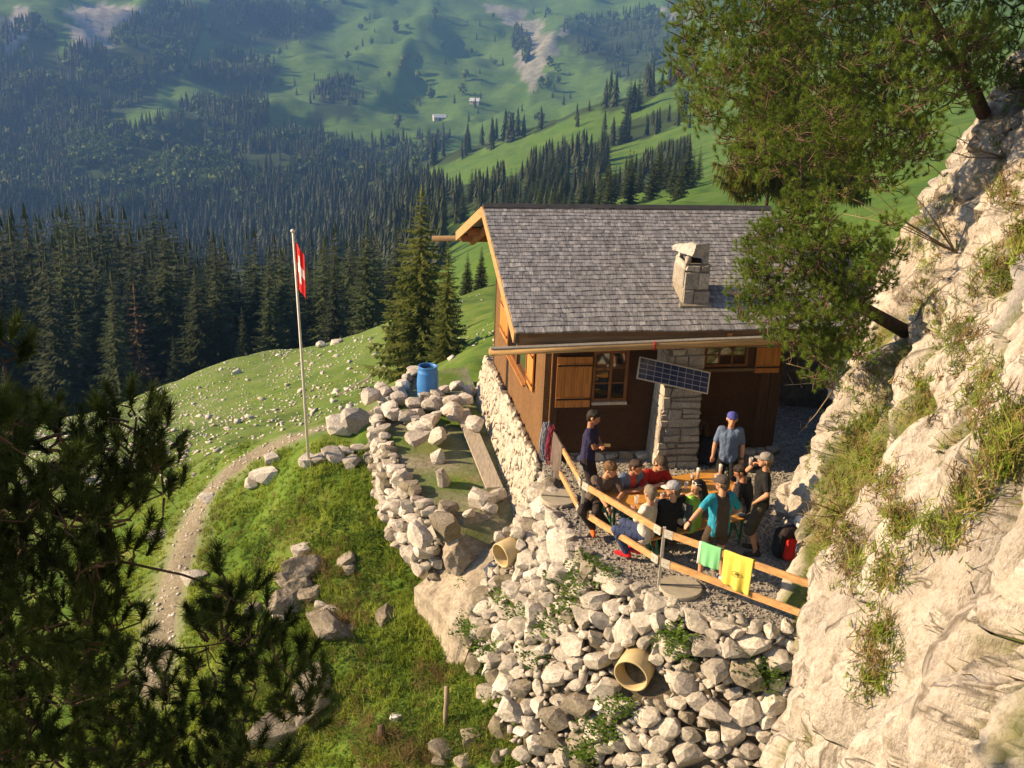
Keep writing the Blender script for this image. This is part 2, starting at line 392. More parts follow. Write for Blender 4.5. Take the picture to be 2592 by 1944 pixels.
# ================================================================== stones
def stonemat(name, cols, rough=.92, scale=3.0, bmp=.7, orv=.16, lichen=0.0):
    m, nt, b = base(name, rough, .2)
    f = noise(nt, scale, 8, .66, 'World'); g = noise(nt, scale*7, 6, .7, 'World')
    c = ramp(nt, f, [(.28, cols[0]), (.5, cols[1]), (.72, cols[2])])
    c = mixc(nt, ramp(nt, g, [(.42, (0,)*3), (.62, (.55,)*3)]), c, tuple(x*.55 for x in cols[0]))
    if lichen: c = mixc(nt, math_(nt, 'MULTIPLY', ramp(nt, noise(nt, 1.1, 5, .6, 'World'), [(.5, (0,)*3), (.66, (1,)*3)]), lichen), c, (.11, .10, .045))
    if orv:
        k = math_(nt, 'MULTIPLY_ADD', orand(nt), orv*2); nt.nodes[-1].inputs[2].default_value = 1-orv
        c = mixc(nt, 1.0, c, k, 'MULTIPLY')
    lnk(nt, c, b.inputs['Base Color']); bump(nt, b, g, bmp, .03); return m
M_STONE = stonemat('limestone', [(.34, .305, .26), (.52, .485, .43), (.68, .645, .59)], orv=.24, lichen=.25)
M_STONE_G = stonemat('limestone_dull', [(.16, .14, .11), (.28, .25, .20), (.42, .38, .32)], lichen=.6)
M_MORTAR = stonemat('mortar', [(.22, .19, .15), (.34, .30, .24), (.46, .41, .34)], scale=6, orv=0)
def hull_template(seed, n=15, flat=1.0):
    r = random.Random(seed); bm = bmesh.new()
    for k in range(n):
        v = Vector((r.gauss(0, 1), r.gauss(0, 1), r.gauss(0, 1))).normalized()
        m = max(abs(c) for c in v); v = v*(.62+.38*(1/m)*.8)*r.uniform(.82, 1.0)
        bm.verts.new((v.x, v.y, v.z*flat))
    bmesh.ops.convex_hull(bm, input=bm.verts)
    for v in [v for v in bm.verts if not v.link_faces]: bm.verts.remove(v)
    bmesh.ops.triangulate(bm, faces=bm.faces); bmesh.ops.recalc_face_normals(bm, faces=bm.faces)
    bm.verts.index_update()
    V = np.array([v.co for v in bm.verts]); T = np.array([[v.index for v in f.verts] for f in bm.faces]); bm.free()
    lo, hi = V.min(0), V.max(0); V = (V-(lo+hi)/2)/((hi-lo)/2); return V, T
TPL = [hull_template(k, 14+k % 5) for k in range(18)]
TPL_S = [hull_template(100+k, 8) for k in range(10)]
def cut_stone(seed, sub=2, ncut=11, rough=.035):
    r = random.Random(seed); bm = bmesh.new(); bmesh.ops.create_icosphere(bm, subdivisions=sub, radius=1.0)
    pl = [(Vector((r.gauss(0, 1), r.gauss(0, 1), r.gauss(0, 1))).normalized(), r.uniform(.42, .78)) for k in range(ncut)]
    if sub < 4: pl += [((Vector(a)+Vector((r.gauss(0, .14), r.gauss(0, .14), r.gauss(0, .14)))).normalized(), r.uniform(.52, .68)) for a in ((1, 0, 0), (-1, 0, 0), (0, 1, 0), (0, -1, 0), (0, 0, 1), (0, 0, -1))]
    off = Vector((seed*3.7, seed*1.3, 0))
    for v in bm.verts:
        p = v.co.copy()
        for n, d in pl:
            k = p.dot(n)
            if k > d: p -= n*(k-d)*.96
        v.co = p*(1+rough*mnoise.noise(p*2.6+off)+rough*.6*mnoise.noise(p*6+off))
    lo = [min(v.co[k] for v in bm.verts) for k in range(3)]; hi = [max(v.co[k] for v in bm.verts) for k in range(3)]
    for v in bm.verts: v.co = Vector([(v.co[k]-(lo[k]+hi[k])/2)/((hi[k]-lo[k])/2) for k in range(3)])
    return bm
def tpl_mesh(i, mat, cache={}):
    key = (i, mat.name)
    if key not in cache:
        bm = cut_stone(i*7+1); me = bpy.data.meshes.new('stone'); bm.to_mesh(me); bm.free(); me.materials.append(mat)
        cache[key] = me
    return cache[key]
def boulder(P, half, rot, mat, label, seed=1, cat='boulder', name='boulder', parent=None):
    bm = cut_stone(seed, 4, 13, .10); me = bpy.data.meshes.new(name); bm.to_mesh(me); bm.free(); me.materials.append(mat)
    o = bpy.data.objects.new(name, me); o.matrix_local = Matrix.Translation(P) @ rot.to_4x4() @ Matrix.Diagonal((*half, 1)); link(o, parent)
    if label: tag(o, label, cat)
    return o
def rotm(r, tilt=math.pi):
    return (Quaternion((0, 0, 1), r.uniform(0, 6.283)) @ Quaternion(Vector((r.gauss(0, 1), r.gauss(0, 1), .01)).normalized(), r.uniform(-tilt, tilt))).to_matrix()
def stone_obj(P, half, rot, mat, parent, i=None, name='stone'):
    o = bpy.data.objects.new(name, tpl_mesh(rng.randrange(len(TPL)) if i is None else i, mat))
    o.matrix_local = Matrix.Translation(P) @ rot.to_4x4() @ Matrix.Diagonal((*half, 1)); return link(o, parent)
def scatter_mesh(name, items, mat, tpls=None, parent=None, n=3, smooth=False):
    """items: (template index, 3x3 matrix, location) joined into one mesh"""
    tpls = tpls or TPL_S; Vs, Ts, b = [], [], 0
    for i, M, P in items:
        V, T = tpls[i % len(tpls)]; Vs.append(V@np.array(M).T+np.array(P)); Ts.append(T+b); b += len(V)
    return tri_obj(name, np.concatenate(Vs), np.concatenate(Ts), mat, parent, smooth, n)

# ================================================================== cliff
CL_PLAN = [(-3.5, -2.0), (0.02, 1.0), (1.73, 5.0), (2.6, 8.0), (3.35, 10.7), (4.05, 13.2), (4.68, 15.5), (5.42, 17.9), (6.0, 19.7), (6.7, 20.9), (8.0, 22.2), (10.2, 23.6), (13.5, 24.8), (18, 25.5)]
def catmull(pts, n):
    out = []
    for i in range(len(pts)-1):
        p0, p1, p2, p3 = [np.array(pts[min(max(i+k, 0), len(pts)-1)], float) for k in (-1, 0, 1, 2)]
        for t in np.linspace(0, 1, n, endpoint=False):
            out.append(.5*((2*p1)+(-p0+p2)*t+(2*p0-5*p1+4*p2-p3)*t*t+(-p0+3*p1-3*p2+p3)*t**3))
    out.append(np.array(pts[-1], float)); return np.array(out)
cp = catmull(CL_PLAN, 24); cs = np.r_[0, np.cumsum(np.hypot(*(np.diff(cp, axis=0).T)))]
NS, NT = 560, 420
sk = np.interp(np.linspace(0, 1, NS), [0, .08, .86, 1], [0, 4.2, 25.5, cs[-1]])
S = sk; CX, CY = np.interp(S, cs, cp[:, 0]), np.interp(S, cs, cp[:, 1])
def sm1(a, k): q = np.pad(a, k, mode='edge'); return np.convolve(q, np.ones(2*k+1)/(2*k+1), 'valid')
tx, ty = np.gradient(CX, S), np.gradient(CY, S); tx, ty = sm1(tx, 14), sm1(ty, 14); tl = np.hypot(tx, ty); nxr, nyr = ty/tl, -tx/tl
Zt = np.interp(np.linspace(0, 1, NT), [0, .06, .82, 1], [-5, -3.4, 9.5, 15])
SS, TT = np.meshgrid(S, Zt)
lean = np.where(TT > 0, .29*TT+.006*TT**2, .16*TT)
w_ = SS-TT*.22+fbm(SS*.45, TT*.4, 2, 6)*1.1            # flutes lean a little with the face
big = fbm(w_/2.4, TT/5.0, 3, 41)*.95*(.25+.75*smoothstep(7, 15, SS))
r1 = np.abs(fbm(w_*.85, TT*.17, 3, 51)); r2 = np.abs(fbm(w_*2.3+7, TT*.42, 3, 58)); r3 = np.abs(fbm(w_*6+3, TT*1.3, 3, 64))
steps = np.floor(TT*.55+fbm(SS*.7, TT*.3, 3, 12)*2.2); stp = (TT*.55+fbm(SS*.7, TT*.3, 3, 12)*2.2-steps)
flute = np.minimum(r1, .32)*2.3; fine = np.minimum(r2, .22)*1.15+np.minimum(r3, .2)*.34+fbm(SS*10, TT*6, 3, 71)*.07+fbm(SS*4.5, TT*1.9, 3, 75)*.15
ledge = -.22*smoothstep(.78, 1.0, stp)*smoothstep(10, 14, SS)
disp = big+flute+fine+ledge
disp = disp*np.clip(.55+.45*np.clip((TT+1)/3, 0, 1), 0, 1)-.52
off = lean-disp                                        # along inward direction
PX = CX[None]+nxr[None]*off; PY = CY[None]+nyr[None]*off; PZ = TT+fbm(SS*2, TT*2, 3, 5)*.1
# one deep cleft low on the near face
_D = np.stack([PX, PY, PZ-CAMH], -1); _z = _D@np.array(_F); _z = np.where(_z < .2, .2, _z)
qx, qy = 1296+FPX*(_D@np.array(CR))/_z, 972-FPX*(_D@np.array(CU))/_z
cleft = seg_d(qx, qy, [(2700, 1360), (2585, 1500), (2510, 1640), (2455, 1790), (2370, 1960)])
cl = np.exp(-(cleft/22)**2)*((_z < 14)*1.0)
PX += nxr[None]*cl*.42; PY += nyr[None]*cl*.42
lowf = np.clip(1-(flute*.55+np.minimum(r2, .22)*1.6)/.95, 0, 1)*np.clip(.75+fbm(SS/1.6, TT/2.2, 3, 91)*1.5, 0, 1)
grassf = smoothstep(.30, .54, lowf)
idx = np.arange(NS*NT).reshape(NT, NS)
CT4 = np.stack([idx[:-1, :-1], idx[:-1, 1:], idx[1:, 1:], idx[1:, :-1]], -1).reshape(-1, 4)
CV = np.stack([PX, PY, PZ], -1).reshape(-1, 3)
def cliffmat():
    m, nt, b = base('cliff_limestone', .9, .22)
    cx = nt.nodes.new('ShaderNodeCombineXYZ'); lnk(nt, attr(nt, 'cs'), cx.inputs[0]); lnk(nt, attr(nt, 'ct'), cx.inputs[1])
    def fn(sx, sy, detail=6, rough=.65, dist=0.0):
        mp = nt.nodes.new('ShaderNodeMapping'); mp.inputs['Scale'].default_value = (sx, sy, 1); lnk(nt, cx.outputs[0], mp.inputs[0])
        n = nt.nodes.new('ShaderNodeTexNoise'); n.inputs['Scale'].default_value = 1; n.inputs['Detail'].default_value = detail; n.inputs['Roughness'].default_value = rough; n.inputs['Distortion'].default_value = dist
        lnk(nt, mp.outputs[0], n.inputs['Vector']); return n.outputs['Fac']
    f = noise(nt, 1.1, 8, .66, 'World', (1, 1, .45)); g = noise(nt, 11, 7, .72, 'World', (1, 1, .6)); h = noise(nt, 40, 4, .7, 'World')
    st = fn(2.6, .30, 8, .72); s2 = fn(8, 1.3, 7, .72)
    crack = math_(nt, 'ABSOLUTE', math_(nt, 'SUBTRACT', fn(.95, .13, 6, .6, .12), .5)); ck2 = math_(nt, 'ABSOLUTE', math_(nt, 'SUBTRACT', fn(.35, .55, 6, .62, .1), .5))
    crack = math_(nt, 'MINIMUM', crack, math_(nt, 'MULTIPLY', ck2, 1.6))
    c = ramp(nt, f, [(.28, (.34, .305, .26)), (.46, (.48, .44, .39)), (.70, (.61, .57, .515))])
    c = mixc(nt, ramp(nt, st, [(.50, (0,)*3), (.66, (.5,)*3)]), c, (.36, .33, .29))
    c = mixc(nt, ramp(nt, s2, [(.56, (0,)*3), (.66, (.45,)*3)]), c, (.26, .22, .17))
    c = mixc(nt, ramp(nt, g, [(.50, (0,)*3), (.62, (.65,)*3)]), c, (.24, .195, .14))
    c = mixc(nt, ramp(nt, fn(.9, .25, 6, .65), [(.56, (0,)*3), (.66, (.5,)*3)]), c, (.30, .31, .33))
    c = mixc(nt, ramp(nt, crack, [(.0, (.85,)*3), (.005, (.5,)*3), (.011, (0,)*3)]), c, (.10, .085, .065))
    gr = ramp(nt, noise(nt, 4, 5, .65, 'World'), [(.3, (.06, .09, .016)), (.5, (.13, .145, .04)), (.7, (.25, .20, .09))])
    c = mixc(nt, ramp(nt, h, [(.48, (0,)*3), (.64, (.4,)*3)]), c, (.22, .185, .145))
    c = mixc(nt, attr(nt, 'grassy'), c, gr)
    lnk(nt, c, b.inputs['Base Color'])
    ckh = ramp(nt, crack, [(0, (0,)*3), (.03, (1,)*3)])
    s = math_(nt, 'ADD', math_(nt, 'MULTIPLY', st, 1.6), math_(nt, 'ADD', math_(nt, 'MULTIPLY', g, 1.3), math_(nt, 'ADD', math_(nt, 'MULTIPLY', s2, .8), math_(nt, 'MULTIPLY', ckh, .8))))
    bump(nt, b, s, .8, .045); return m
cliff = tri_obj('cliff', CV, CT4, cliffmat(), smooth=True, n=4)
vattr(cliff, 'cs', (SS-TT*.22).ravel()); vattr(cliff, 'ct', TT.ravel()); vattr(cliff, 'grassy', grassf.ravel()); tag(cliff, 'pale fluted limestone cliff rising beside the hut terrace', 'cliff')
CBVH = BVHTree.FromPolygons([Vector(v) for v in CV.tolist()], CT4.tolist())
def cliff_hit(px, py):
    d = ray(px, py).normalized(); h = CBVH.ray_cast(CAM, d); return (h[0], h[1]) if h[0] is not None else (None, None)

# ================================================================== terrace
EDGE = [(0.62, 18.75), (0.66, 18.2), (0.74, 17.32), (0.98, 15.99), (1.37, 14.84), (2.16, 14.08), (2.80, 13.64), (3.28, 13.41), (4.25, 13.2)]
ed = catmull(EDGE, 10)
def gravelmat():
    m, nt, b = base('terrace_gravel', .95, .2)
    v = nt.nodes.new('ShaderNodeTexVoronoi'); v.inputs['Scale'].default_value = 26
    gpos = nt.nodes.new('ShaderNodeNewGeometry').outputs['Position']; lnk(nt, gpos, v.inputs['Vector'])
    c = ramp(nt, v.outputs['Color'], [(.1, (.17, .16, .14)), (.5, (.34, .32, .285)), (.9, (.52, .49, .44))])
    c = mixc(nt, ramp(nt, noise(nt, 1.4, 4, .6, 'World'), [(.4, (0,)*3), (.7, (.4,)*3)]), c, (.14, .12, .09))
    lnk(nt, c, b.inputs['Base Color']); bump(nt, b, v.outputs['Distance'], -.9, .03); return m
M_GRAVEL = gravelmat()
TERR = [(p[0], p[1]) for p in ed] + [(4.9, 13.4), (6.0, 15.5), (7.2, 18.6), (9.5, 21.5), (11, 27), (5.5, 27), (3.5, 24.5), (1.2, 19.3)]
bm = bmesh.new(); tv = [bm.verts.new((x, y, 0)) for x, y in TERR]; f = bm.faces.new(tv)
e = bmesh.ops.extrude_face_region(bm, geom=[f]); bmesh.ops.translate(bm, vec=(0, 0, -.5), verts=[v for v in e['geom'] if isinstance(v, bmesh.types.BMVert)])
bmesh.ops.recalc_face_normals(bm, faces=bm.faces); me = bpy.data.meshes.new('terrace_ground'); bm.to_mesh(me); bm.free(); me.materials.append(M_GRAVEL)
tag(link(bpy.data.objects.new('terrace_ground', me)), 'gravel terrace in front of the hut', kind='structure')
def in_terrace(x, y): return inpoly(x, y, TERR)
items = []
for k in range(15000):
    x, y = rng.uniform(.6, 6.5), rng.uniform(13, 19.6)
    if not in_terrace(x, y): continue
    if x > 5.0+(y-15.5)*.35: continue
    s = rng.uniform(.008, .02) if rng.random() < .96 else rng.uniform(.025, .045)
    items.append((rng.randrange(10), np.array(rotm(rng))@np.diag([s*1.2, s, s*.75]), (x, y, s*.35)))
tag(scatter_mesh('gravel', items, stonemat('gravel_stone', [(.2, .19, .17), (.38, .36, .325), (.55, .52, .47)], scale=14, orv=0)), 'loose grey gravel on the terrace', kind='stuff')

# ================================================================== rubble retaining wall
ecs = np.r_[0, np.cumsum(np.hypot(*(np.diff(ed, axis=0).T)))]
def edge_at(s):
    x, y = np.interp(s, ecs, ed[:, 0]), np.interp(s, ecs, ed[:, 1]); a, b = max(0, s-.25), min(ecs[-1], s+.25)
    dx, dy = np.interp(b, ecs, ed[:, 0])-np.interp(a, ecs, ed[:, 0]), np.interp(b, ecs, ed[:, 1])-np.interp(a, ecs, ed[:, 1]); l = math.hypot(dx, dy)
    return x, y, dy/l, -dx/l                      # outward normal (towards the valley)
def rub(s, t):
    x, y, nx, ny = edge_at(s); u = s/ecs[-1]; k = .58*(1-u)+.45*u
    return Vector((x+nx*k*t, y+ny*k*t, -t)), Vector((nx, ny, k)).normalized()
wall = empty('stone_retaining_wall', rub(ecs[-1]*.6, 3.0)[0])
tag(wall, 'sloping dry stone retaining wall of pale rubble holding up the gravel terrace', 'stone wall')
bpy.context.view_layer.update(); WI = wall.matrix_world.inverted()
NSU, NTU = 60, 30; V = []
for j in range(NTU+1):
    for i in range(NSU+1):
        p, n = rub(ecs[-1]*i/NSU, -.02+3.9*j/NTU); qx_, qy_, _ = projp(p); q = p - n*(-.04+(1.3 if qx_ < np.interp(qy_, [1180, 1290, 1400, 1480, 1560, 1650, 1750, 1850, 2000], [1375, 1315, 1245, 1205, 1180, 1205, 1240, 1250, 1300])+40 else 0)+.16+.1*fb1(i*.5, j*.5, 2, 3)); V.append(WI @ q)
F = [(j*(NSU+1)+i, (j+1)*(NSU+1)+i, (j+1)*(NSU+1)+i+1, j*(NSU+1)+i+1) for j in range(NTU) for i in range(NSU)]
mesh_obj('earth_core', V, F, stonemat('rubble_earth', [(.06, .05, .03), (.12, .10, .07), (.2, .17, .12)], scale=5, orv=0), wall, smooth=True)
def poisson(n, rad_fn, region, tries=30000, seed=3):
    r = random.Random(seed); pts = []; cell = {}; cs_ = .5
    for k in range(tries):
        s, t = region(r); rd = rad_fn(r, s, t, k/tries); ci, cj = int(s/cs_), int(t/cs_); ok = True
        for a in range(ci-2, ci+3):
            for b in range(cj-2, cj+3):
                for (s2, t2, r2) in cell.get((a, b), ()):
                    if (s-s2)**2+(t-t2)**2 < (.70*(rd+r2))**2: ok = False; break
                if not ok: break
            if not ok: break
        if ok:
            pts.append((s, t, rd)); cell.setdefault((ci, cj), []).append((s, t, rd))
            if len(pts) >= n: break
    return pts
def rad_r(r, s, t, q):
    if q < .010: return r.uniform(.17, .24)
    if q < .13: return r.uniform(.105, .15)
    if q < .55: return r.uniform(.07, .105)
    return r.uniform(.035, .07)
pts = poisson(3000, rad_r, lambda r: (r.uniform(0, ecs[-1]), r.uniform(-.02, 3.8)), 42000)
pts.sort(key=lambda p: -p[2]); small = []
PIPES = [(gp(1290, 1395, -.95), .23), (gp(1610, 1690, -1.0), .27)]
LB = [(1180, 1375), (1290, 1315), (1400, 1245), (1480, 1205), (1560, 1180), (1650, 1205), (1750, 1240), (1850, 1250), (2000, 1300)]
k = -1
for (s, t, rd) in pts:
    p, n = rub(s, t)
    qx_, qy_, _ = projp(p)
    if qx_ < np.interp(qy_, [a for a, b in LB], [b for a, b in LB])+rd*70: continue
    k += 1
    if any((p-c).length < rr+rd*.8 for c, rr in PIPES): continue
    half = (rd*rng.uniform(1.0, 1.35), rd*rng.uniform(.85, 1.1), rd*rng.uniform(.62, .92))
    M = rotm(rng, .55); q = p + n*(rng.uniform(-.05, .03)-rd*.25)
    if t < .12: q.z = min(q.z, .02+rd*.45)
    mt = M_STONE_G if rng.random() < (.08+.35*max(0, (t-1.4)/2)) else M_STONE
    if k < 300: stone_obj(WI @ q, half, M, mt, wall)
    else: small.append((rng.randrange(10), np.array(M)@np.diag(half), WI @ q))
tag(scatter_mesh('small_stones', small, M_STONE, parent=wall), kind='stuff')

# ================================================================== bedrock slab below the hut corner
def rock_mesh(name, outline, thick, mat, amp=.12, seed=1, label=None, cat='rock', nsub=26):
    """boulder or slab: 4 corner points (3-D) of its upper face, pushed down by thick"""
    A, B, C_, D = [Vector(p) for p in outline]; N = (B-A).cross(D-A).normalized()
    if N.z < 0: N = -N
    V, F = [], []; n = nsub
    for layer in (0, 1):
        for j in range(n+1):
            for i in range(n+1):
                u, v = i/n, j/n; p = A*(1-u)*(1-v)+B*u*(1-v)+C_*u*v+D*(1-u)*v
                h = fb1(p.x*1.4+seed, p.y*1.4-p.z, 4, seed)*amp
                e_ = min(u, 1-u, v, 1-v); rim = -thick*.35*max(0, 1-e_/.08)**2
                ctr = (A+B+C_+D)/4; wob = (p-ctr)*(.22*fb1(math.atan2(v-.5, u-.5)*1.6+seed, seed*2.0, 3, seed)*(1-e_*2))
                V.append(p+wob+N*(h+rim) if layer == 0 else p*1.0+wob*1.2-Vector((0, 0, thick))-(p-ctr)*.06)
    K = (n+1)**2
    for j in range(n):
        for i in range(n):
            a = j*(n+1)+i; F.append((a, a+1, a+n+2, a+n+1)); F.append((K+a, K+a+n+1, K+a+n+2, K+a+1))
    ring = [i for i in range(n+1)]+[j*(n+1)+n for j in range(1, n+1)]+[n*(n+1)+i for i in range(n-1, -1, -1)]+[j*(n+1) for j in range(n-1, 0, -1)]
    for k in range(len(ring)): a, b = ring[k], ring[(k+1) % len(ring)]; F.append((b, a, K+a, K+b))
    o = mesh_obj(name, V, F, mat, smooth=False)
    bm = bmesh.new(); bm.from_mesh(o.data); bmesh.ops.recalc_face_normals(bm, faces=bm.faces); bm.to_mesh(o.data); bm.free()
    if label: tag(o, label, cat)
    return o
M_SLAB = stonemat('bedrock', [(.27, .23, .18), (.40, .35, .28), (.52, .47, .39)], scale=1.6, orv=0, bmp=.9)
rock_mesh('rock_slab', [(-2.0, 18.55, -2.85), (-.75, 16.95, -2.75), (.75, 18.5, -1.1), (.42, 20.0, -.85)], .9, M_SLAB, .2, 5,
          'big tilted bedrock slab below the front corner of the hut')
for o_px, sz, lb, sd in [((780, 1440), (1.0, .5, .55), 'grey-brown ledge of rock in the grass, below the flagpole stones', 11), ((830, 1575), (1.3, .5, .5), 'long pale boulder near the young pine, lowest in the grass', 12),
                         ((720, 1530), (.75, .5, .5), 'angular pale boulder right of the footpath', 13), ((800, 1760), (1.3, .5, .6), 'low grey outcrop behind the dark pine twigs', 14),
                         ((1560, 1880), (.9, .5, .5), 'mossy boulder at the foot of the rubble wall', 15), ((760, 1490), (.5, .35, .4), 'split block beside the grass bank', 16), ((980, 1560), (.55, .3, .3), 'rounded stone below the tilted slab', 17), ((700, 1860), (1.0, .5, .6), 'pale rock behind the pine branches at the bottom', 18)]:
    P = hit(*o_px); a, b, h = sz
    boulder(P+Vector((0, 0, h*.05)), (a*.62, b*.8, h*.62), rotm(rng, .35), M_STONE_G, lb, sd)

# ================================================================== side terrace left of the hut, with its dry stone wall
SIDE = [(-2.6, 26.5, -1.1), (-2.85, 24.4, -1.05), (-3.05, 23.0, -1.1), (-2.5, 21.0, -1.15), (-1.85, 19.3, -1.2), (-1.2, 18.55, -1.3), (-.3, 18.35, -1.6)]
sp = catmull(SIDE, 10)
V = []; F = []; NI = 10
for i, p in enumerate(sp):
    q = np.array([(-.2)-(p[1]-18.6)*.18+.4, p[1]+.5, p[2]+.05])
    for k in range(NI+1):
        a = p*(1-k/NI)+q*k/NI; V.append((a[0], a[1], a[2]+.06*float(fbm(np.array([a[0]*2]), np.array([a[1]*2]), 3, 2)[0])))
F = [(i*(NI+1)+k, i*(NI+1)+k+1, (i+1)*(NI+1)+k+1, (i+1)*(NI+1)+k) for i in range(len(sp)-1) for k in range(NI)]
so_ = mesh_obj('side_terrace_ground', V, F, M_GROUND, smooth=True); tag(so_, 'narrow earth and grass ledge beside the stone foundation', kind='structure')
vattr(so_, 'gravel', np.clip(.35+fbm(np.array([v[0] for v in V])*1.2, np.array([v[1] for v in V])*1.2, 3, 4), 0, 1))
dw = empty('dry_stone_wall', (-2.2, 20.5, -2.3)); tag(dw, 'low crumbling dry stone wall edging the ledge left of the hut', 'stone wall')
bpy.context.view_layer.update(); WI2 = dw.matrix_world.inverted()
scs = np.r_[0, np.cumsum(np.linalg.norm(np.diff(sp, axis=0), axis=1))]
def side_at(s, t):
    p = np.array([np.interp(s, scs, sp[:, k]) for k in range(3)]); a = np.array([np.interp(min(scs[-1], s+.3), scs, sp[:, k]) for k in range(3)]); b = np.array([np.interp(max(0, s-.3), scs, sp[:, k]) for k in range(3)])
    d = a-b; l = math.hypot(d[0], d[1]); n = Vector((d[1]/l, -d[0]/l, 0)); return Vector(p)+n*(.18*t)-Vector((0, 0, t)), n
pts = poisson(420, lambda r, s, t, q: r.uniform(.12, .2) if q < .3 else r.uniform(.055, .11), lambda r: (r.uniform(0, scs[-1]-1.0), r.uniform(-.12, 1.15)), 9000, 9)
pts.sort(key=lambda p: -p[2]); small = []
V = [];
for j in range(9):
    for i in range(31): p, n = side_at((scs[-1]-.9)*i/30, -.05+1.5*j/8); V.append(WI2 @ (p-n*.16))
mesh_obj('earth_core', V, [(j*31+i, (j+1)*31+i, (j+1)*31+i+1, j*31+i+1) for j in range(8) for i in range(30)], MATS['rubble_earth'], dw)
for k, (s, t, rd) in enumerate(pts):
    p, n = side_at(s, t); half = (rd*rng.uniform(1, 1.4), rd*rng.uniform(.8, 1.1), rd*rng.uniform(.55, .8)); M = rotm(rng, .4)
    q = p+n*rng.uniform(-.06, .05)
    if k < 220: stone_obj(WI2 @ q, half, M, M_STONE if rng.random() < .7 else M_STONE_G, dw)
    else: small.append((rng.randrange(10), np.array(M)@np.diag(half), WI2 @ q))
if small: tag(scatter_mesh('small_stones', small, M_STONE, parent=dw), kind='stuff')
# loose heap beside the barrel, on top of the wall
hp = empty('stone_heap', gp(1010, 1030, -1.0)); tag(hp, 'heap of loose pale stones on the ledge in front of the blue barrel', 'stones')
bpy.context.view_layer.update(); WI3 = hp.matrix_world.inverted()
for k in range(48):
    px, py = rng.choice([(1000+rng.gauss(0, 45), 1015+rng.gauss(0, 20)), (1060+rng.gauss(0, 28), 1050+rng.gauss(0, 30)), (1130+rng.gauss(0, 30), 1015+rng.gauss(0, 25))])
    rd = rng.uniform(.09, .22); P = gp(px, py, -1.0+rd*.4+rng.uniform(0, .16)); stone_obj(WI3 @ P, (rd*1.2, rd, rd*.75), rotm(rng, .5), M_STONE, hp)
# standing slabs and loose blocks on the ledge
for px, py, hf, lb in [((1108), 1160, (.11, .16, .24), 'upright stone block on the ledge, farther of the two'), (1122, 1215, (.17, .12, .27), 'flat stone slab leaning on the ledge, nearer of the two'),
                       (1212, 1265, (.32, .22, .2), 'big rough block at the foot of the plank'), (1180, 1000, (.2, .15, .12), 'stone under the far end of the plank'), (1135, 1285, (.2, .14, .13), 'brown boulder on the wall end'), (1185, 1300, (.13, .1, .08), 'small white block on the wall end, left of the brighter one'),
                       (1240, 1285, (.16, .12, .12), 'small bright block beside the slab'), (1255, 1255, (.22, .15, .13), 'grey block wedged under the plank'), (1120, 1330, (.38, .26, .26), 'rough brown rock at the corner of the dry wall'), (1060, 1350, (.3, .2, .22), 'weathered rock below the dry wall corner')]:
    P = gp(px, py, -1.15+hf[2]*.5); o = stone_obj(P, hf, rotm(rng, .25), M_STONE if 'brown' not in lb else M_STONE_G, None, name='stone_block'); tag(o, lb, 'stone')
# stones round the foot of the flagpole and along the path
k = 0
for px, py, rd, lb in [(783, 1172, .22, 'block at the foot of the flagpole'), (812, 1168, .2, 'stone touching the flagpole block'), (845, 1160, .24, 'long stone right of the flagpole'), (875, 1150, .2, 'pale stone in the row right of the flagpole'), (890, 1175, .22, 'lower stone in the row right of the flagpole'), (905, 1140, .17, 'small stone ending the row by the dry wall'), (690, 1167, .2, 'pale stone alone left of the flagpole'), (670, 1210, .3, 'flat rock left of the flagpole beside the path'), (640, 1225, .2, 'small rock at the upper bend of the path'), (850, 870, .32, 'grey boulder on the crest, right of its twin'), (815, 878, .38, 'grey boulder on the crest, left of its twin'), (600, 945, .3, 'boulder on the left part of the crest'), (900, 1075, .4, 'grey rock beside the upper path'), (870, 1085, .35, 'rock in the shade of the upper path'), (395, 1365, .25, 'white stone in the grass left of the path'), (490, 1468, .25, 'stone on the right edge of the path'), (525, 1265, .2, 'stone at the inner bend of the path')]:
    P = hit(px, py); o = stone_obj(P+Vector((0, 0, rd*.25)), (rd*1.25, rd, rd*.7), rotm(rng, .3), M_STONE, None, name='stone_block'); tag(o, lb, 'stone')
items = []
while len(items) < 2700:
    px, py = rng.uniform(0, 1260), rng.uniform(740, 1230)
    P = hit(px, py, 24, 95)
    if P is None: continue
    d = math.hypot(P.x, P.y)
    if d < 26+rng.uniform(0, 5) or d > 84-rng.uniform(0, 10): continue
    if rng.random() > .25+.9*max(0, -P.x-4)/20+1.2*fb1(P.x/4, P.y/9, 3, 13): continue
    s = rng.uniform(.025, .065) if rng.random() < .96 else rng.uniform(.08, .16)
    items.append((rng.randrange(10), np.array(rotm(rng, .6))@np.diag([s*1.4, s, s*.65]), P+Vector((0, 0, s*.2))))
for k in range(380):
    i = rng.randrange(len(PATH3)-1); P = PATH3[i].lerp(PATH3[i+1], rng.random())+Vector((rng.gauss(0, .18), rng.gauss(0, .18), 0)); s = rng.uniform(.012, .045)
    items.append((rng.randrange(10), np.array(rotm(rng, .6))@np.diag([s*1.3, s, s*.7]), (P.x, P.y, height(P.x, P.y)+s*.4)))
tag(scatter_mesh('scree', items, M_STONE), 'scattered scree stones on the grass slope and path', kind='stuff')

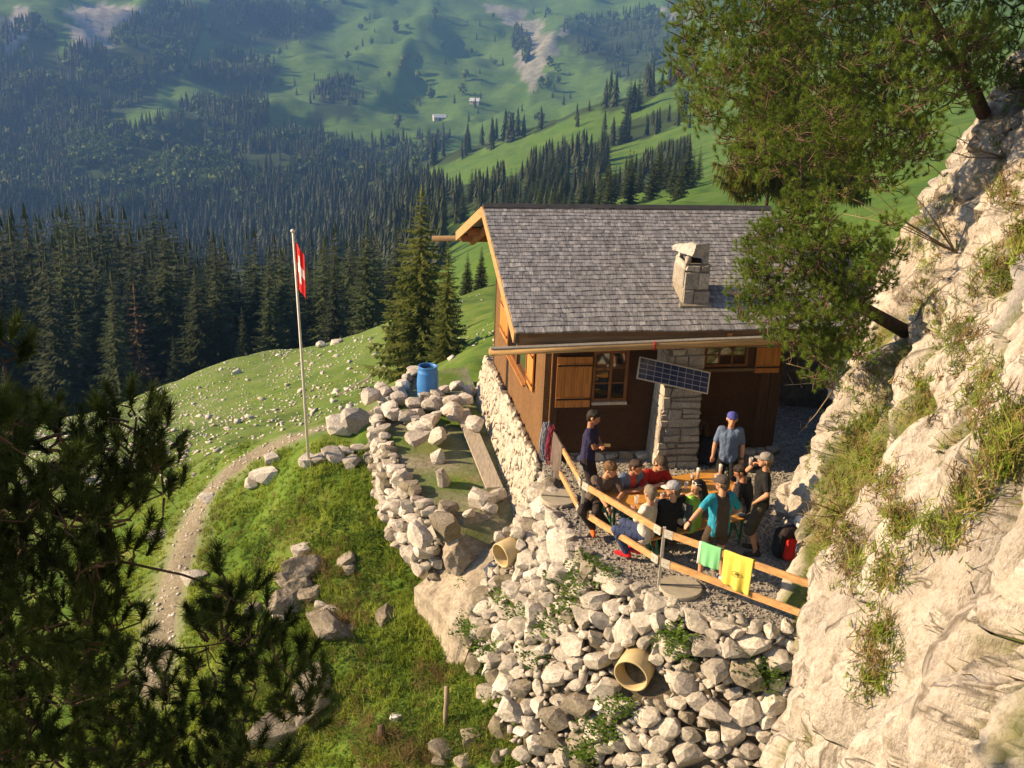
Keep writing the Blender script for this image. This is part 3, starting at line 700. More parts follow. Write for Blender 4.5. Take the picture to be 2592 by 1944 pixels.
for k in range(46):                                   # fallen stones left of the rubble
    px, py = rng.choice([(rng.uniform(1090, 1270), rng.uniform(1540, 1944)), (rng.uniform(1100, 1500), rng.uniform(1800, 1944)), (rng.uniform(640, 900), rng.uniform(1380, 1620))]); P = hit(px, py, 11)
    if abs(px-1128) < 60 and 1640 < py < 1880: continue
    rd = rng.uniform(.07, .24); o = stone_obj(P+Vector((0, 0, rd*.2)), (rd*1.3, rd, rd*.7), rotm(rng, .4), M_STONE if rng.random() < .5 else M_STONE_G, None, name='fallen_stone'); tag(o, 'pale fallen stone half sunk in the grass left of the rubble wall' if px > 1000 else 'pale stone in the rocky patch of grass right of the footpath', 'stone', 'fallen stones in the grass')

boulder(Vector((6.9, 23.6, .9)), (1.9, 1.2, 2.3), rotm(rng, .1), M_STONE_G, 'added boulder darkening the gap between the hut and the cliff', 91, 'rock')  # boulder added so the gap behind the hut corner turns dark

for px, py, z, hf, lb in ((1150, 1372, -1.85, (.62, .5, .5), 'brown rock under the corner of the ledge, above the tilted slab'), (1205, 1345, -1.6, (.5, .45, .42), 'rock wedged between the ledge and the tilted slab'), (1095, 1400, -2.2, (.4, .35, .4), 'lower brown rock below the dry wall corner')):
    boulder(gp(px, py, z), hf, rotm(rng, .3), M_SLAB, lb, int(px), 'rock')

# ================================================================== the hut
HW, HD, OL, OF, ZR, ZE = 4.633, 5.844, .794, 1.112, 4.305, 2.918
YAW = R(10.67); HO = Vector((.602, 18.781, 0))
hut = empty('alpine_hut', HO, YAW); tag(hut, 'small brown shingle-clad alpine hut with grey shingle roof and stone chimney', 'hut')
def shingle_wall(name, cols, tint=.45):
    m, nt, b = base(name, .85, .25)
    tc = nt.nodes.new('ShaderNodeTexCoord'); br = nt.nodes.new('ShaderNodeTexBrick'); mp = nt.nodes.new('ShaderNodeMapping')
    mp.inputs['Rotation'].default_value = (R(90), 0, 0)
    sx = nt.nodes.new('ShaderNodeSeparateXYZ'); lnk(nt, tc.outputs['Object'], sx.inputs[0]); cx = nt.nodes.new('ShaderNodeCombineXYZ')
    lnk(nt, math_(nt, 'ADD', sx.outputs[0], sx.outputs[1]), cx.inputs[0]); lnk(nt, sx.outputs[2], cx.inputs[1])
    lnk(nt, cx.outputs[0], br.inputs['Vector'])
    br.inputs['Scale'].default_value = 1; br.inputs['Brick Width'].default_value = .055; br.inputs['Row Height'].default_value = .045; br.inputs['Mortar Size'].default_value = .004
    br.inputs['Color1'].default_value = (*cols[0], 1); br.inputs['Color2'].default_value = (*cols[1], 1); br.inputs['Mortar'].default_value = (*[c*.35 for c in cols[0]], 1); br.inputs['Bias'].default_value = 0
    n = noise(nt, 2.2, 5, .6, 'Object', (1, 1, .5)); c = mixc(nt, math_(nt, 'MULTIPLY', n, tint), br.outputs['Color'], cols[2])
    lnk(nt, c, b.inputs['Base Color']); bump(nt, b, math_(nt, 'ADD', math_(nt, 'MULTIPLY', br.outputs['Fac'], -1.0), noise(nt, 30, 4, .7)), .7, .012); return m
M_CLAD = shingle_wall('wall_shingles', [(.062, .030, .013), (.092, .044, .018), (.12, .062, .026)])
M_WOODL = simple('sunlit_pine_wood', (.42, .25, .11), .7, .3, 3, .35, .006, stretch=(1, 1, 12))
M_OLDW = simple('weathered_wood', (.20, .135, .075), .85, .35, 4, .5, .01, stretch=(.4, 9, 9))
M_DARKW = simple('dark_brown_wood', (.085, .042, .018), .8, .3, 5, .4, .008, stretch=(8, 8, .6))
M_RAFT = simple('rafter_wood', (.36, .16, .05), .7, .3, 4, .3, .006, stretch=(5, 1, 5))
M_SHUT = simple('shutter_orange_wood', (.50, .20, .045), .62, .33, 3.2, .35, .006, stretch=(9, 9, .7), orv=.1)
M_IRON = simple('iron', (.035, .03, .028), .5, .3, 12, .2, .003, metal=.7)
M_RIDGE = simple('ridge_sheet', (.06, .058, .055), .55, .25, 5, .2, .004, metal=.3)
M_TIN = simple('galvanised_steel', (.56, .54, .48), .45, .2, 20, .1, .002, metal=.35)
def glassmat():
    m, nt, b = base('window_glass', .04, .9); b.inputs['Base Color'].default_value = (.02, .018, .014, 1); b.inputs['IOR'].default_value = 1.7
    b.inputs['Coat Weight'].default_value = .6; b.inputs['Coat Roughness'].default_value = .02
    return m
M_GLASS = glassmat()
def shinglemat():
    m, nt, b = base('roof_shingles', .8, .35)
    t = attr(nt, 'tint'); r_ = orand(nt); s = math_(nt, 'FRACT', math_(nt, 'ADD', t, r_))
    c = ramp(nt, s, [(0, (.145, .15, .165)), (.25, (.21, .215, .235)), (.6, (.27, .275, .30)), (.9, (.33, .335, .36)), (1, (.44, .44, .455))])
    c = mixc(nt, ramp(nt, noise(nt, .9, 5, .6, 'World'), [(.4, (0,)*3), (.7, (.4,)*3)]), c, (.18, .165, .16))
    g = noise(nt, 5, 5, .7, 'World', (11, .8, 1)); c = mixc(nt, ramp(nt, g, [(.42, (0,)*3), (.6, (.6,)*3)]), c, (.09, .09, .095)); c = mixc(nt, ramp(nt, noise(nt, 6, 4, .7, 'World', (9, .6, 1)), [(.55, (0,)*3), (.7, (.5,)*3)]), c, (.58, .57, .57))
    lnk(nt, c, b.inputs['Base Color']); bump(nt, b, g, .5, .006); return m
M_SHING = shinglemat()
# walls --------------------------------------------------------------
wl = MB(); wl.box(.02, HW-.02, 0, .16, .13, 2.75); wl.build('front_wall', M_CLAD, hut)
sl_ = (ZR-ZE)/(HD/2+OF)
def rz(v): return ZE+(v+OF)*sl_ if v <= HD/2 else ZR-(v-HD/2)*sl_
for nm, u0, u1 in (('left_wall', 0, .16), ('right_wall', HW-.16, HW)):
    pr = [(0.165, .0), (HD, .0), (HD, rz(HD)-.16), (HD/2, ZR-.16), (0.165, rz(0.165)-.16)]
    V = [(u0, a, b) for a, b in pr]+[(u1, a, b) for a, b in pr]
    mesh_obj(nm, V, [(0, 1, 2, 3, 4), (9, 8, 7, 6, 5)]+[(i, i+5, (i+1) % 5+5, (i+1) % 5) for i in range(5)], shingle_wall('wall_shingles_sunny', [(.115, .058, .023), (.19, .10, .04), (.33, .19, .08)]) if nm == 'left_wall' else M_CLAD, hut)  # left wall: brighter shingle copy with the sunlight put into its colour
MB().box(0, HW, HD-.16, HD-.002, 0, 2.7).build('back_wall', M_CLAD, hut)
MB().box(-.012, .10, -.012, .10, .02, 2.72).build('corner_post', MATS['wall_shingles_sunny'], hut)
MB().box(.13, .25, -.055, -.002, .05, 2.70).build('corner_board', M_DARKW, hut)
mb = MB()
for k in range(62): z = .06+k*.042; mb.box(.105, .128, -.06, -.004, z, z+.038-rng.uniform(0, .008))
mb.build('corner_shingle_edge', simple('shingle_edge', (.30, .155, .06), .8, .35, 9, .4), hut)
MB().box(HW-.2, HW+.012, -.03, .1, .13, 2.72).build('corner_post', M_DARKW, hut)
MB().box(HW-.42, HW-.215, -.028, -.002, .13, 2.5).build('corner_board', M_DARKW, hut)
# roof ---------------------------------------------------------------
U0, U1 = -OL, HW+.64
th = .09
def slope_pts(u, v, d): # point on the front slope, d below the top surface
    return (u, v, rz(v)-d)
rf = MB(); rf.hexa([slope_pts(U0, -OF, th+.03), slope_pts(U1, -OF, th+.03), slope_pts(U1, HD/2, th+.03), slope_pts(U0, HD/2, th+.03), slope_pts(U0, -OF, .035), slope_pts(U1, -OF, .035), slope_pts(U1, HD/2, .035), slope_pts(U0, HD/2, .035)])
roof = rf.build('roof', simple('roof_boarding', (.16, .09, .045), .8, .3, 4), hut)
bk = MB(); bk.hexa([(U0, HD/2, ZR-th-.03), (U1, HD/2, ZR-th-.03), (U1, HD+OF, rz(HD+OF)-th-.03), (U0, HD+OF, rz(HD+OF)-th-.03), (U0, HD/2, ZR), (U1, HD/2, ZR), (U1, HD+OF, rz(HD+OF)), (U0, HD+OF, rz(HD+OF))])
bko = bk.build('back_slope', M_SHING, roof)
LS = math.hypot(HD/2+OF, ZR-ZE); NR = 32; EX = LS/NR
dv, dz = (HD/2+OF)/LS, (ZR-ZE)/LS                     # unit upslope
def shingle(w, l, t, tw):                             # butt at y=0 end; lies on the slope plane (x, y upslope, z normal)
    b = MB(); b.hexa([(-w/2, 0, -.004), (w/2, 0, -.004), (w/2, l, -.006), (-w/2, l, -.006), (-w/2, tw, t), (w/2, -tw, t), (w/2, l, .004), (-w/2, l, .004)]); return b
SHM = []
for k in range(14):
    w_s = .045+.05*(k/13); b = shingle(w_s-.003, EX*1.5, rng.uniform(.024, .034), rng.uniform(-.004, .004)); me = bpy.data.meshes.new('shingle'); me.from_pydata(b.v, [], b.f); me.materials.append(M_SHING); SHM.append((w_s, me))
    a = me.attributes.new('tint', 'FLOAT', 'POINT'); a.data.foreach_set('value', [rng.random()]*len(me.vertices))
BV, BF, BT = [], [], []; nsh = 0
CHU0, CHU1, CHV0, CHV1 = 2.35, 2.85, -.42, .22        # chimney footprint
for r_ in range(NR):
    u = U0+rng.uniform(-.03, 0); s0 = r_*EX
    wav = lambda u: .012*math.sin(u*2.1+r_*1.3)+.008*math.sin(u*5.3+r_)
    while u < U1-.03:
        w_s, me = rng.choice(SHM); uc = u+w_s/2; s = s0+wav(uc)+rng.uniform(-.006, .006)-(.03 if r_ == 0 else 0); u += w_s
        v = -OF+s*dv; z = ZE+s*dz-.022
        if CHU0+.02 < uc < CHU1-.02 and CHV0 < v+.1 and v < CHV1-.1: continue
        M = Matrix(((1, 0, 0, uc), (0, dv, -dz, v), (0, dz, dv, z), (0, 0, 0, 1))) @ Matrix.Rotation(R(2.3), 4, 'X') @ Matrix.Rotation(rng.gauss(0, .01), 4, 'Z')
        if nsh < 300:
            o = bpy.data.objects.new('shingle', me); o.matrix_local = M; link(o, roof); nsh += 1
        else:
            b0 = len(BV); BV += [tuple(M @ q.co) for q in me.vertices]; BF += [tuple(b0+i for i in p.vertices) for p in me.polygons]; BT += [rng.random()]*len(me.vertices)
o = mesh_obj('shingle_courses', BV, BF, M_SHING, roof); vattr(o, 'tint', BT); tag(o, kind='stuff')
MB().hexa([(U0-.02, HD/2-.13, ZR-.045-.02), (U1+.02, HD/2-.13, ZR-.045-.02), (U1+.02, HD/2+.12, ZR-.05), (U0-.02, HD/2+.12, ZR-.05), (U0-.02, HD/2-.13, ZR-.045+.022), (U1+.02, HD/2-.13, ZR-.045+.022), (U1+.02, HD/2, ZR+.035), (U0-.02, HD/2, ZR+.035)]).build('ridge_cap', M_RIDGE, roof)
for a, b in (((-OF, ZE), (HD/2, ZR)), ((HD/2, ZR), (HD+OF, rz(HD+OF)))):
    for u in (U0-.018, U1+.018):
        MB().beam((u, a[0], a[1]-.13), (u, b[0], b[1]-.13), .035, .21).build('rake_board', M_WOODL if u < 0 else M_DARKW, roof)  # left boards paler, sunlight put into their wood colour
for v in (-OF+.35, .45, HD/2-.02, HD-.45, HD+OF-.35):     # purlins carrying the overhang
    MB().box(U0+.06, U1-.06, v-.07, v+.07, rz(v)-.125-.17, rz(v)-.125).build('purlin', M_RAFT, roof)
MB().beam((-.45, HD/2+.1, ZR-.27), (-.45, HD+OF-.1, rz(HD+OF-.1)-.27), .09, .16).build('rafter', M_RAFT, roof)
MB().beam((-.40, -OF+.1, rz(-OF+.1)-.27), (-.40, HD/2-.1, ZR-.27), .09, .16).build('rafter', M_RAFT, roof)
MB().box(U0+.03, U1-.03, -OF+.005, -OF+.055, ZE-.36, ZE-.075).build('fascia_board', M_OLDW, roof)
MB().box(U0-.005, U0+.06, -OF-.01, -OF+.16, ZE-.22, ZE-.03).build('fascia_end', M_RIDGE, roof)
MB().box(3.0, 3.09, -OF-.03, -OF+.003, ZE-.34, ZE-.08).build('fascia_bracket', M_RAFT, roof)
# log gutter in front of the eave
gt = MB(); gt.tube([(-1.27, -1.28, 2.60), (.53, -1.27, 2.645), (2.4, -1.26, 2.69), (5.6, -1.24, 2.76)], [.06, .065, .07, .07], 10)
g_o = gt.build('log_gutter', simple('gutter_wood', (.42, .27, .12), .8, .35, 3, .5, .01, stretch=(.6, 8, 8)), hut, True)
MB().tube([(-1.25, -1.30, 2.668), (.53, -1.29, 2.713), (2.4, -1.28, 2.765), (5.58, -1.26, 2.835)], .014, 6).build('wire', M_TIN, g_o)
MB().tube([(-1.25, -1.24, 2.668), (.53, -1.23, 2.714), (2.4, -1.22, 2.765), (5.58, -1.20, 2.835)], .012, 6).build('wire', M_TIN, g_o)
MB().lathe([(.072, -.018), (.085, -.018), (.085, .018), (.072, .018), (.072, -.018)], (1.62, -1.265, 2.672), 12, M=Matrix.Rotation(R(90), 3, 'Y'), close=False).build('red_tie', simple('red_cord', (.45, .03, .03), .7, .2), g_o)
MB().tube([(-1.38, HD+1.25, 2.70), (5.4, HD+1.25, 2.80)], .065, 8).build('back_gutter', M_OLDW, hut, True)
for u in (.2, 3.1): MB().beam((u, -1.26, 2.58), (u, -.02, 2.62), .05, .08).build('gutter_bracket', M_DARKW, hut)
# windows and shutters ------------------------------------------------
def window(u0, u1, z0, z1, cols, rows, name='window'):
    f = MB(); t = .055
    f.box(u0-t, u0, -.05, .0-.001, z0-t, z1+t).box(u1, u1+t, -.05, -.001, z0-t, z1+t).box(u0, u1, -.05, -.001, z1, z1+t).box(u0, u1, -.05, -.001, z0-t, z0)
    wn = f.build(name, M_WOODW, hut)
    pw, ph = (u1-u0)/cols, (z1-z0)/rows
    for i in range(cols):
        for j in range(rows):
            b = MB(); b.box(u0+i*pw+.018, u0+(i+1)*pw-.018, -.016, -.010, z0+j*ph+.014, z0+(j+1)*ph-.014)
            o = b.build('pane', M_GLASS, wn); o.rotation_euler = (rng.gauss(0, .004), 0, rng.gauss(0, .004))
    m = MB()
    for i in range(1, cols): m.box(u0+i*pw-.018, u0+i*pw+.018, -.034, -.004, z0, z1)
    for j in range(1, rows): m.box(u0, u1, -.030, -.005, z0+j*ph-.013, z0+j*ph+.013)
    m.build('glazing_bars', M_WOODW, wn)
    return wn
M_WOODW = simple('window_frame_wood', (.22, .095, .03), .6, .3, 5, .3, .005, stretch=(6, 6, 1))
w1 = window(.95, 1.52, 1.24, 2.13, 2, 3)
MB().box(1.21, 1.265, -.052, -.036, 1.24, 2.13).build('mullion', M_WOODW, w1)
MB().box(.90, 1.58, -.11, -.051, 1.13, 1.185).build('sill', M_TIN, w1); MB().box(.90, 1.66, -.075, -.003, 1.06, 1.125).build('apron', M_DARKW, w1)
w2 = window(3.08, 3.85, 1.88, 2.40, 3, 3)
MB().box(3.02, 4.04, -.09, -.051, 1.74, 1.80).build('sill', M_OLDW, w2); MB().box(3.91, 4.04, -.045, -.003, 1.80, 2.45).build('jamb', M_DARKW, w2)
def shutter(origin, du, dn, w, h, nb=4, name='shutter'):
    """boards side by side with two battens; origin = lower corner, du along its width, dn out from the wall"""
    o0, du, dn = Vector(origin), Vector(du), Vector(dn); root = None; bw = w/nb
    for k in range(nb):
        m = MB(); a = o0+du*(k*bw+.0025); b = o0+du*((k+1)*bw-.0025); up = Vector((0, 0, h))
        m.hexa([a, b, b+dn*.028, a+dn*.028, a+up, b+up, b+dn*.028+up, a+dn*.028+up]); 
        if root is None: root = m.build(name, M_SHUT, hut)
        else: m.build('board', M_SHUT, root)
    for zz in (.13, .80):
        m = MB(); a = o0+du*.015+dn*.029+Vector((0, 0, h*zz)); b = o0+du*(w-.015)+dn*.029+Vector((0, 0, h*zz)); up = Vector((0, 0, .07))
        m.hexa([a, b, b+dn*.02, a+dn*.02, a+up, b+up, b+dn*.02+up, a+dn*.02+up]).build('batten', M_SHUT, root)
        m = MB(); a = o0+du*.0+dn*.0505+Vector((0, 0, h*zz+.025)); b = o0+du*(w*.99)+dn*.0505+Vector((0, 0, h*zz+.025)); up = Vector((0, 0, .03))
        m.hexa([a, b, b+dn*.004, a+dn*.004, a+up, b+up, b+dn*.004+up, a+dn*.004+up]).build('strap_hinge', M_IRON, root)
    return root
shutter((.20, -.06, 1.09), (1, 0, 0), (0, -1, 0), .67, .99)
shutter((4.05, -.06, 1.70), (1, 0, 0), (0, -1, 0), .50, .62, 3)
sh_l = [shutter((-.03, 3.75, 1.10), (0, 1, 0), (-1, 0, 0), 1.0, .85, 5), shutter((-.03, .85, 1.05), (0, 1, 0), (-1, 0, 0), .58, .85, 3)]
lw = MB(); lw.box(-.06, -.004, 1.5, 3.7, .98, 1.05).box(-.06, -.004, 1.5, 3.7, 1.9, 1.97).box(-.06, -.004, 1.5, 1.57, 1.055, 1.895).box(-.06, -.004, 3.63, 3.7, 1.055, 1.895).box(-.06, -.004, 2.56, 2.64, 1.055, 1.895)
lwo = lw.build('side_window', M_WOODW, hut)
for v0, v1 in ((1.58, 2.55), (2.65, 3.62)): MB().box(-.02, -.006, v0, v1, 1.06, 1.89).build('pane', M_GLASS, lwo)
MB().box(-.13, -.061, 1.45, 3.75, .95, .985).build('sill', M_RAFT, lwo)
# stone plinth under the front wall ----------------------------------
pl = MB(); pl.box(.0, HW, -.02, .15, -.2, .125); plo = pl.build('plinth', M_MORTAR, hut)
u = .35
while u < HW-.1:
    wd = rng.uniform(.16, .34); stone_obj(Vector((u+wd/2, -.05, .04+rng.uniform(-.02, .03))), (wd/2, .1, rng.uniform(.08, .12)), rotm(rng, .12) if False else Matrix.Rotation(rng.gauss(0, .08), 3, 'Y'), M_STONE_G if rng.random() < .5 else M_STONE, plo); u += wd
# foundation wall of the left side ------------------------------------
FV = [(-.02, -.25), (-.02, HD+.4)]
fb = MB(); fb.hexa([(-.46, -.35, -1.6), (.3, -.35, -1.6), (.3, HD+.5, -1.6), (-.36, HD+.5, -1.6), (-.10, -.2, -.02), (.3, -.2, -.02), (.3, HD+.4, -.02), (-.10, HD+.4, -.02)])
fo = fb.build('stone_foundation', M_MORTAR, hut)
pts = poisson(460, lambda r, s, t, q: r.uniform(.085, .125) if q < .4 else r.uniform(.04, .075), lambda r: (r.uniform(-.3, HD+.4), r.uniform(-.02, 1.4)*1.0), 16000, 21)
M_FST = stonemat('foundation_stone', [(.36, .32, .26), (.52, .47, .39), (.64, .59, .51)], scale=4, orv=.12)
bat = math.atan2(.33, 1.55); fsm = []; pts.sort(key=lambda p: -p[2])
for k, (s, t, rd) in enumerate(pts):
    u = -.10-.225*t; P = Vector((u-.005, s, -.02-t)); M = Matrix.Rotation(bat, 3, 'Y') @ Matrix.Rotation(rng.gauss(0, .25), 3, 'X')
    half = (.05, rd*rng.uniform(.75, 1.0)*1.2, rd*rng.uniform(.8, 1.1))
    if k < 260: stone_obj(P, half, M, M_FST, fo)
    else: fsm.append((rng.randrange(10), np.array(M)@np.diag(half), P))
if fsm: tag(scatter_mesh('small_stones', fsm, M_FST, parent=fo), kind='stuff')
for k in range(30):                                         # rough coping along the top
    s = -.2+k*.205; stone_obj(Vector((-.07, s, -.01)), (.085, .13, .045), Matrix.Rotation(rng.gauss(0, .15), 3, 'Z'), M_STONE_G, fo, name='coping_stone')
# front end of the foundation
for k in range(26): stone_obj(Vector((rng.uniform(-.3, .25), -.32+rng.uniform(-.06, .05), rng.uniform(-1.2, -.05))), (rng.uniform(.1, .17), .1, rng.uniform(.07, .13)), rotm(rng, .2), M_STONE, fo)
# stone pillar of the chimney against the front wall --------------------
pil = MB(); pil.hexa([(2.12, -.56, 0), (2.90, -.56, 0), (2.90, .0, 0), (2.06, .0, 0), (2.17, -.52, 2.62), (2.82, -.52, 2.62), (2.82, .0, 2.62), (2.17, .0, 2.62)])
pilo = pil.build('chimney_pillar', M_MORTAR, hut); M_PST = stonemat('pillar_stone', [(.32, .28, .235), (.46, .42, .365), (.57, .53, .465)], scale=3.5, orv=.22)
def block(u0, u1, z0, z1, y, d, parent, face='front'):
    n = 3; m = MB(); j = lambda: rng.uniform(-.024, .024); g = .009
    if face == 'front':
        c = [(u0+g+j(), y, z0+g+j()), (u1-g+j(), y, z0+g+j()), (u1-g+j(), y, z1-g+j()), (u0+g+j(), y, z1-g+j())]
        fr = [(a+(((u0+u1)/2-a)*.10), y-d-rng.uniform(0, .012), b+((z0+z1)/2-b)*.10) for a, _, b in c]
        mid = [(a, y-d*.6, b) for a, _, b in c]
    else:
        c = [(y, u0+g+j(), z0+g+j()), (y, u1-g+j(), z0+g+j()), (y, u1-g+j(), z1-g+j()), (y, u0+g+j(), z1-g+j())]
        fr = [(y-d-rng.uniform(0, .012), a+((u0+u1)/2-a)*.10, b+((z0+z1)/2-b)*.10) for _, a, b in c]
        mid = [(y-d*.6, a, b) for _, a, b in c]
    m.add(c+mid+fr, [(0, 1, 5, 4), (1, 2, 6, 5), (2, 3, 7, 6), (3, 0, 4, 7), (4, 5, 9, 8), (5, 6, 10, 9), (6, 7, 11, 10), (7, 4, 8, 11), (8, 9, 10, 11)])
    o = m.build('stone', M_PST, parent); bm = bmesh.new(); bm.from_mesh(o.data); bmesh.ops.recalc_face_normals(bm, faces=bm.faces); bm.to_mesh(o.data); bm.free(); return o
z = .0
while z < 2.6:
    h = min(rng.uniform(.09, .31), 2.62-z); k = z/2.62; a, b = 2.10+.06*k, 2.92-.09*k; yy = -.555+.04*k
    cuts = [a]+sorted(a+(b-a)*(i+rng.uniform(.3, .7))/3*1.0 for i in range(rng.choice([1, 2, 2])))+[b]
    for u0, u1 in zip(cuts[:-1], cuts[1:]):
        if u1-u0 < .1: continue
        if h > .2 and rng.random() < .4: hm = h*rng.uniform(.4, .6); block(u0, u1, z, z+hm, yy, .035, pilo); block(u0, u1, z+hm, z+h, yy, .035, pilo)
        else: block(u0, u1, z, z+h, yy, rng.uniform(.025, .05), pilo)
    vs_ = [-.57, -.57+rng.uniform(.2, .34), -.005] if rng.random() < .8 else [-.57, -.005]
    for v0, v1 in zip(vs_[:-1], vs_[1:]): block(v0, v1, z, z+h, 2.125+.045*k, .03, pilo, 'side')
    z += h
# chimney stack on the roof ---------------------------------------------
c0, c1, v0, v1 = CHU0, CHU1, CHV0, CHV1
st = MB(); st.hexa([(c0-.0, v0, 3.0), (c1+.0, v0, 3.0), (c1+.0, v1, 3.2), (c0-.0, v1, 3.2), (c0+.05, v0+.06, 3.88), (c1-.01, v0+.06, 3.88), (c1-.01, v1-.02, 3.88), (c0+.05, v1-.02, 3.88)])
sto = st.build('chimney_stack', M_MORTAR, hut)
z = 3.12
while z < 3.86:
    h = min(rng.uniform(.2, .34), 3.88-z); k = (z-3.12)/.76; a, b = c0+.045*k, c1-.01*k; yy = v0+.055*k
    cuts = [a, a+(b-a)*rng.uniform(.35, .65), b]
    for u0, u1 in zip(cuts[:-1], cuts[1:]): block(u0, u1, z, z+h, yy+.004, .03, sto)
    block(v0+.055*k-.01, v1-.02*k, max(z, 3.3), z+h+.05, a+.008, .03, sto, 'side') if z > 3.2 else None
    z += h
for u, v in ((c0+.09, v0+.12), (c0+.08, v1-.1), (c1-.08, v1-.1), (c1-.08, v0+.12)): stone_obj(Vector((u, v, 3.95)), (.055, .06, .09), Matrix.Rotation(rng.gauss(0, .2), 3, 'Z'), M_PST, sto, name='cap_support')
MB().box(c0+.15, c1-.14, v0+.2, v1-.16, 3.86, 4.0).build('flue', simple('soot', (.015, .013, .012), .95), sto)
boulder(Vector(((c0+c1)/2-.01, (v0+v1)/2, 4.12)), (.275, .34, .125), (Matrix.Rotation(.25, 3, 'Z') @ Matrix.Rotation(R(7), 3, 'Y')), stonemat('cap_rock', [(.30, .285, .26), (.5, .48, .45), (.66, .64, .6)], scale=8, orv=0), None, 77, name='cap_stone', parent=sto)
fl = MB(); fl.hexa([slope_pts(c0-.05, v0-.09, .002), slope_pts(c1+.05, v0-.09, .002), slope_pts(c1+.05, v0, .002), slope_pts(c0-.05, v0, .002), slope_pts(c0-.05, v0-.09, -.035), slope_pts(c1+.05, v0-.09, -.035), slope_pts(c1+.05, v0, -.05), slope_pts(c0-.05, v0, -.05)]).build('flashing', M_MORTAR, sto)
# solar panel on the pillar ------------------------------------------------
HM = Matrix.Translation(HO) @ Matrix.Rotation(YAW, 4, 'Z')
sp0 = empty('solar_panel'); tag(sp0, 'tilted blue solar panel in an aluminium frame on the stone pillar', 'solar panel')
SPM = HM @ Matrix.Translation((2.17, -.88, 1.97)) @ Matrix.Rotation(R(13.6), 4, 'Y') @ Matrix.Rotation(R(-28), 4, 'X')
sp0.matrix_world = SPM; LW, LH = 1.36, .37
fr_ = MB(); t = .018
fr_.box(-LW/2-t, -LW/2, -.02, .015, -LH/2-t, LH/2+t).box(LW/2, LW/2+t, -.02, .015, -LH/2-t, LH/2+t).box(-LW/2, LW/2, -.02, .015, LH/2, LH/2+t).box(-LW/2, LW/2, -.02, .015, -LH/2-t, -LH/2)
fr_.build('frame', simple('aluminium', (.62, .61, .58), .4, .08, 20, .05, .001, metal=.7), sp0)
MB().box(-LW/2, LW/2, -.006, .01, -LH/2, LH/2).build('backing', simple('panel_white_backing', (.42, .43, .45), .35, .05, 8, 0), sp0)
m_, nt_, b_ = base('solar_cell', .12, .6); lnk(nt_, ramp(nt_, noise(nt_, 25, 3, .6), [(.3, (.012, .018, .06)), (.7, (.03, .04, .12))]), b_.inputs['Base Color'])
cellm = None
for i in range(9):
    for j in range(4):
        cw, chh = LW/9, LH/4; b = MB(); b.box(-cw/2+.006, cw/2-.006, -.0105, -.0065, -chh/2+.006, chh/2-.006)
        if cellm is None: o = b.build('cell', m_, sp0); cellm = o.data
        else: o = link(bpy.data.objects.new('cell', cellm), sp0)
        o.location = (-LW/2+cw*(i+.5), 0, -LH/2+chh*(j+.5))
MB().tube([(-.1, .02, 0), (.0, .34, -.08)], .022, 8).build('bracket', M_IRON, sp0); MB().tube([(.3, .02, 0), (.2, .34, -.05)], .022, 8).build('bracket', M_IRON, sp0)

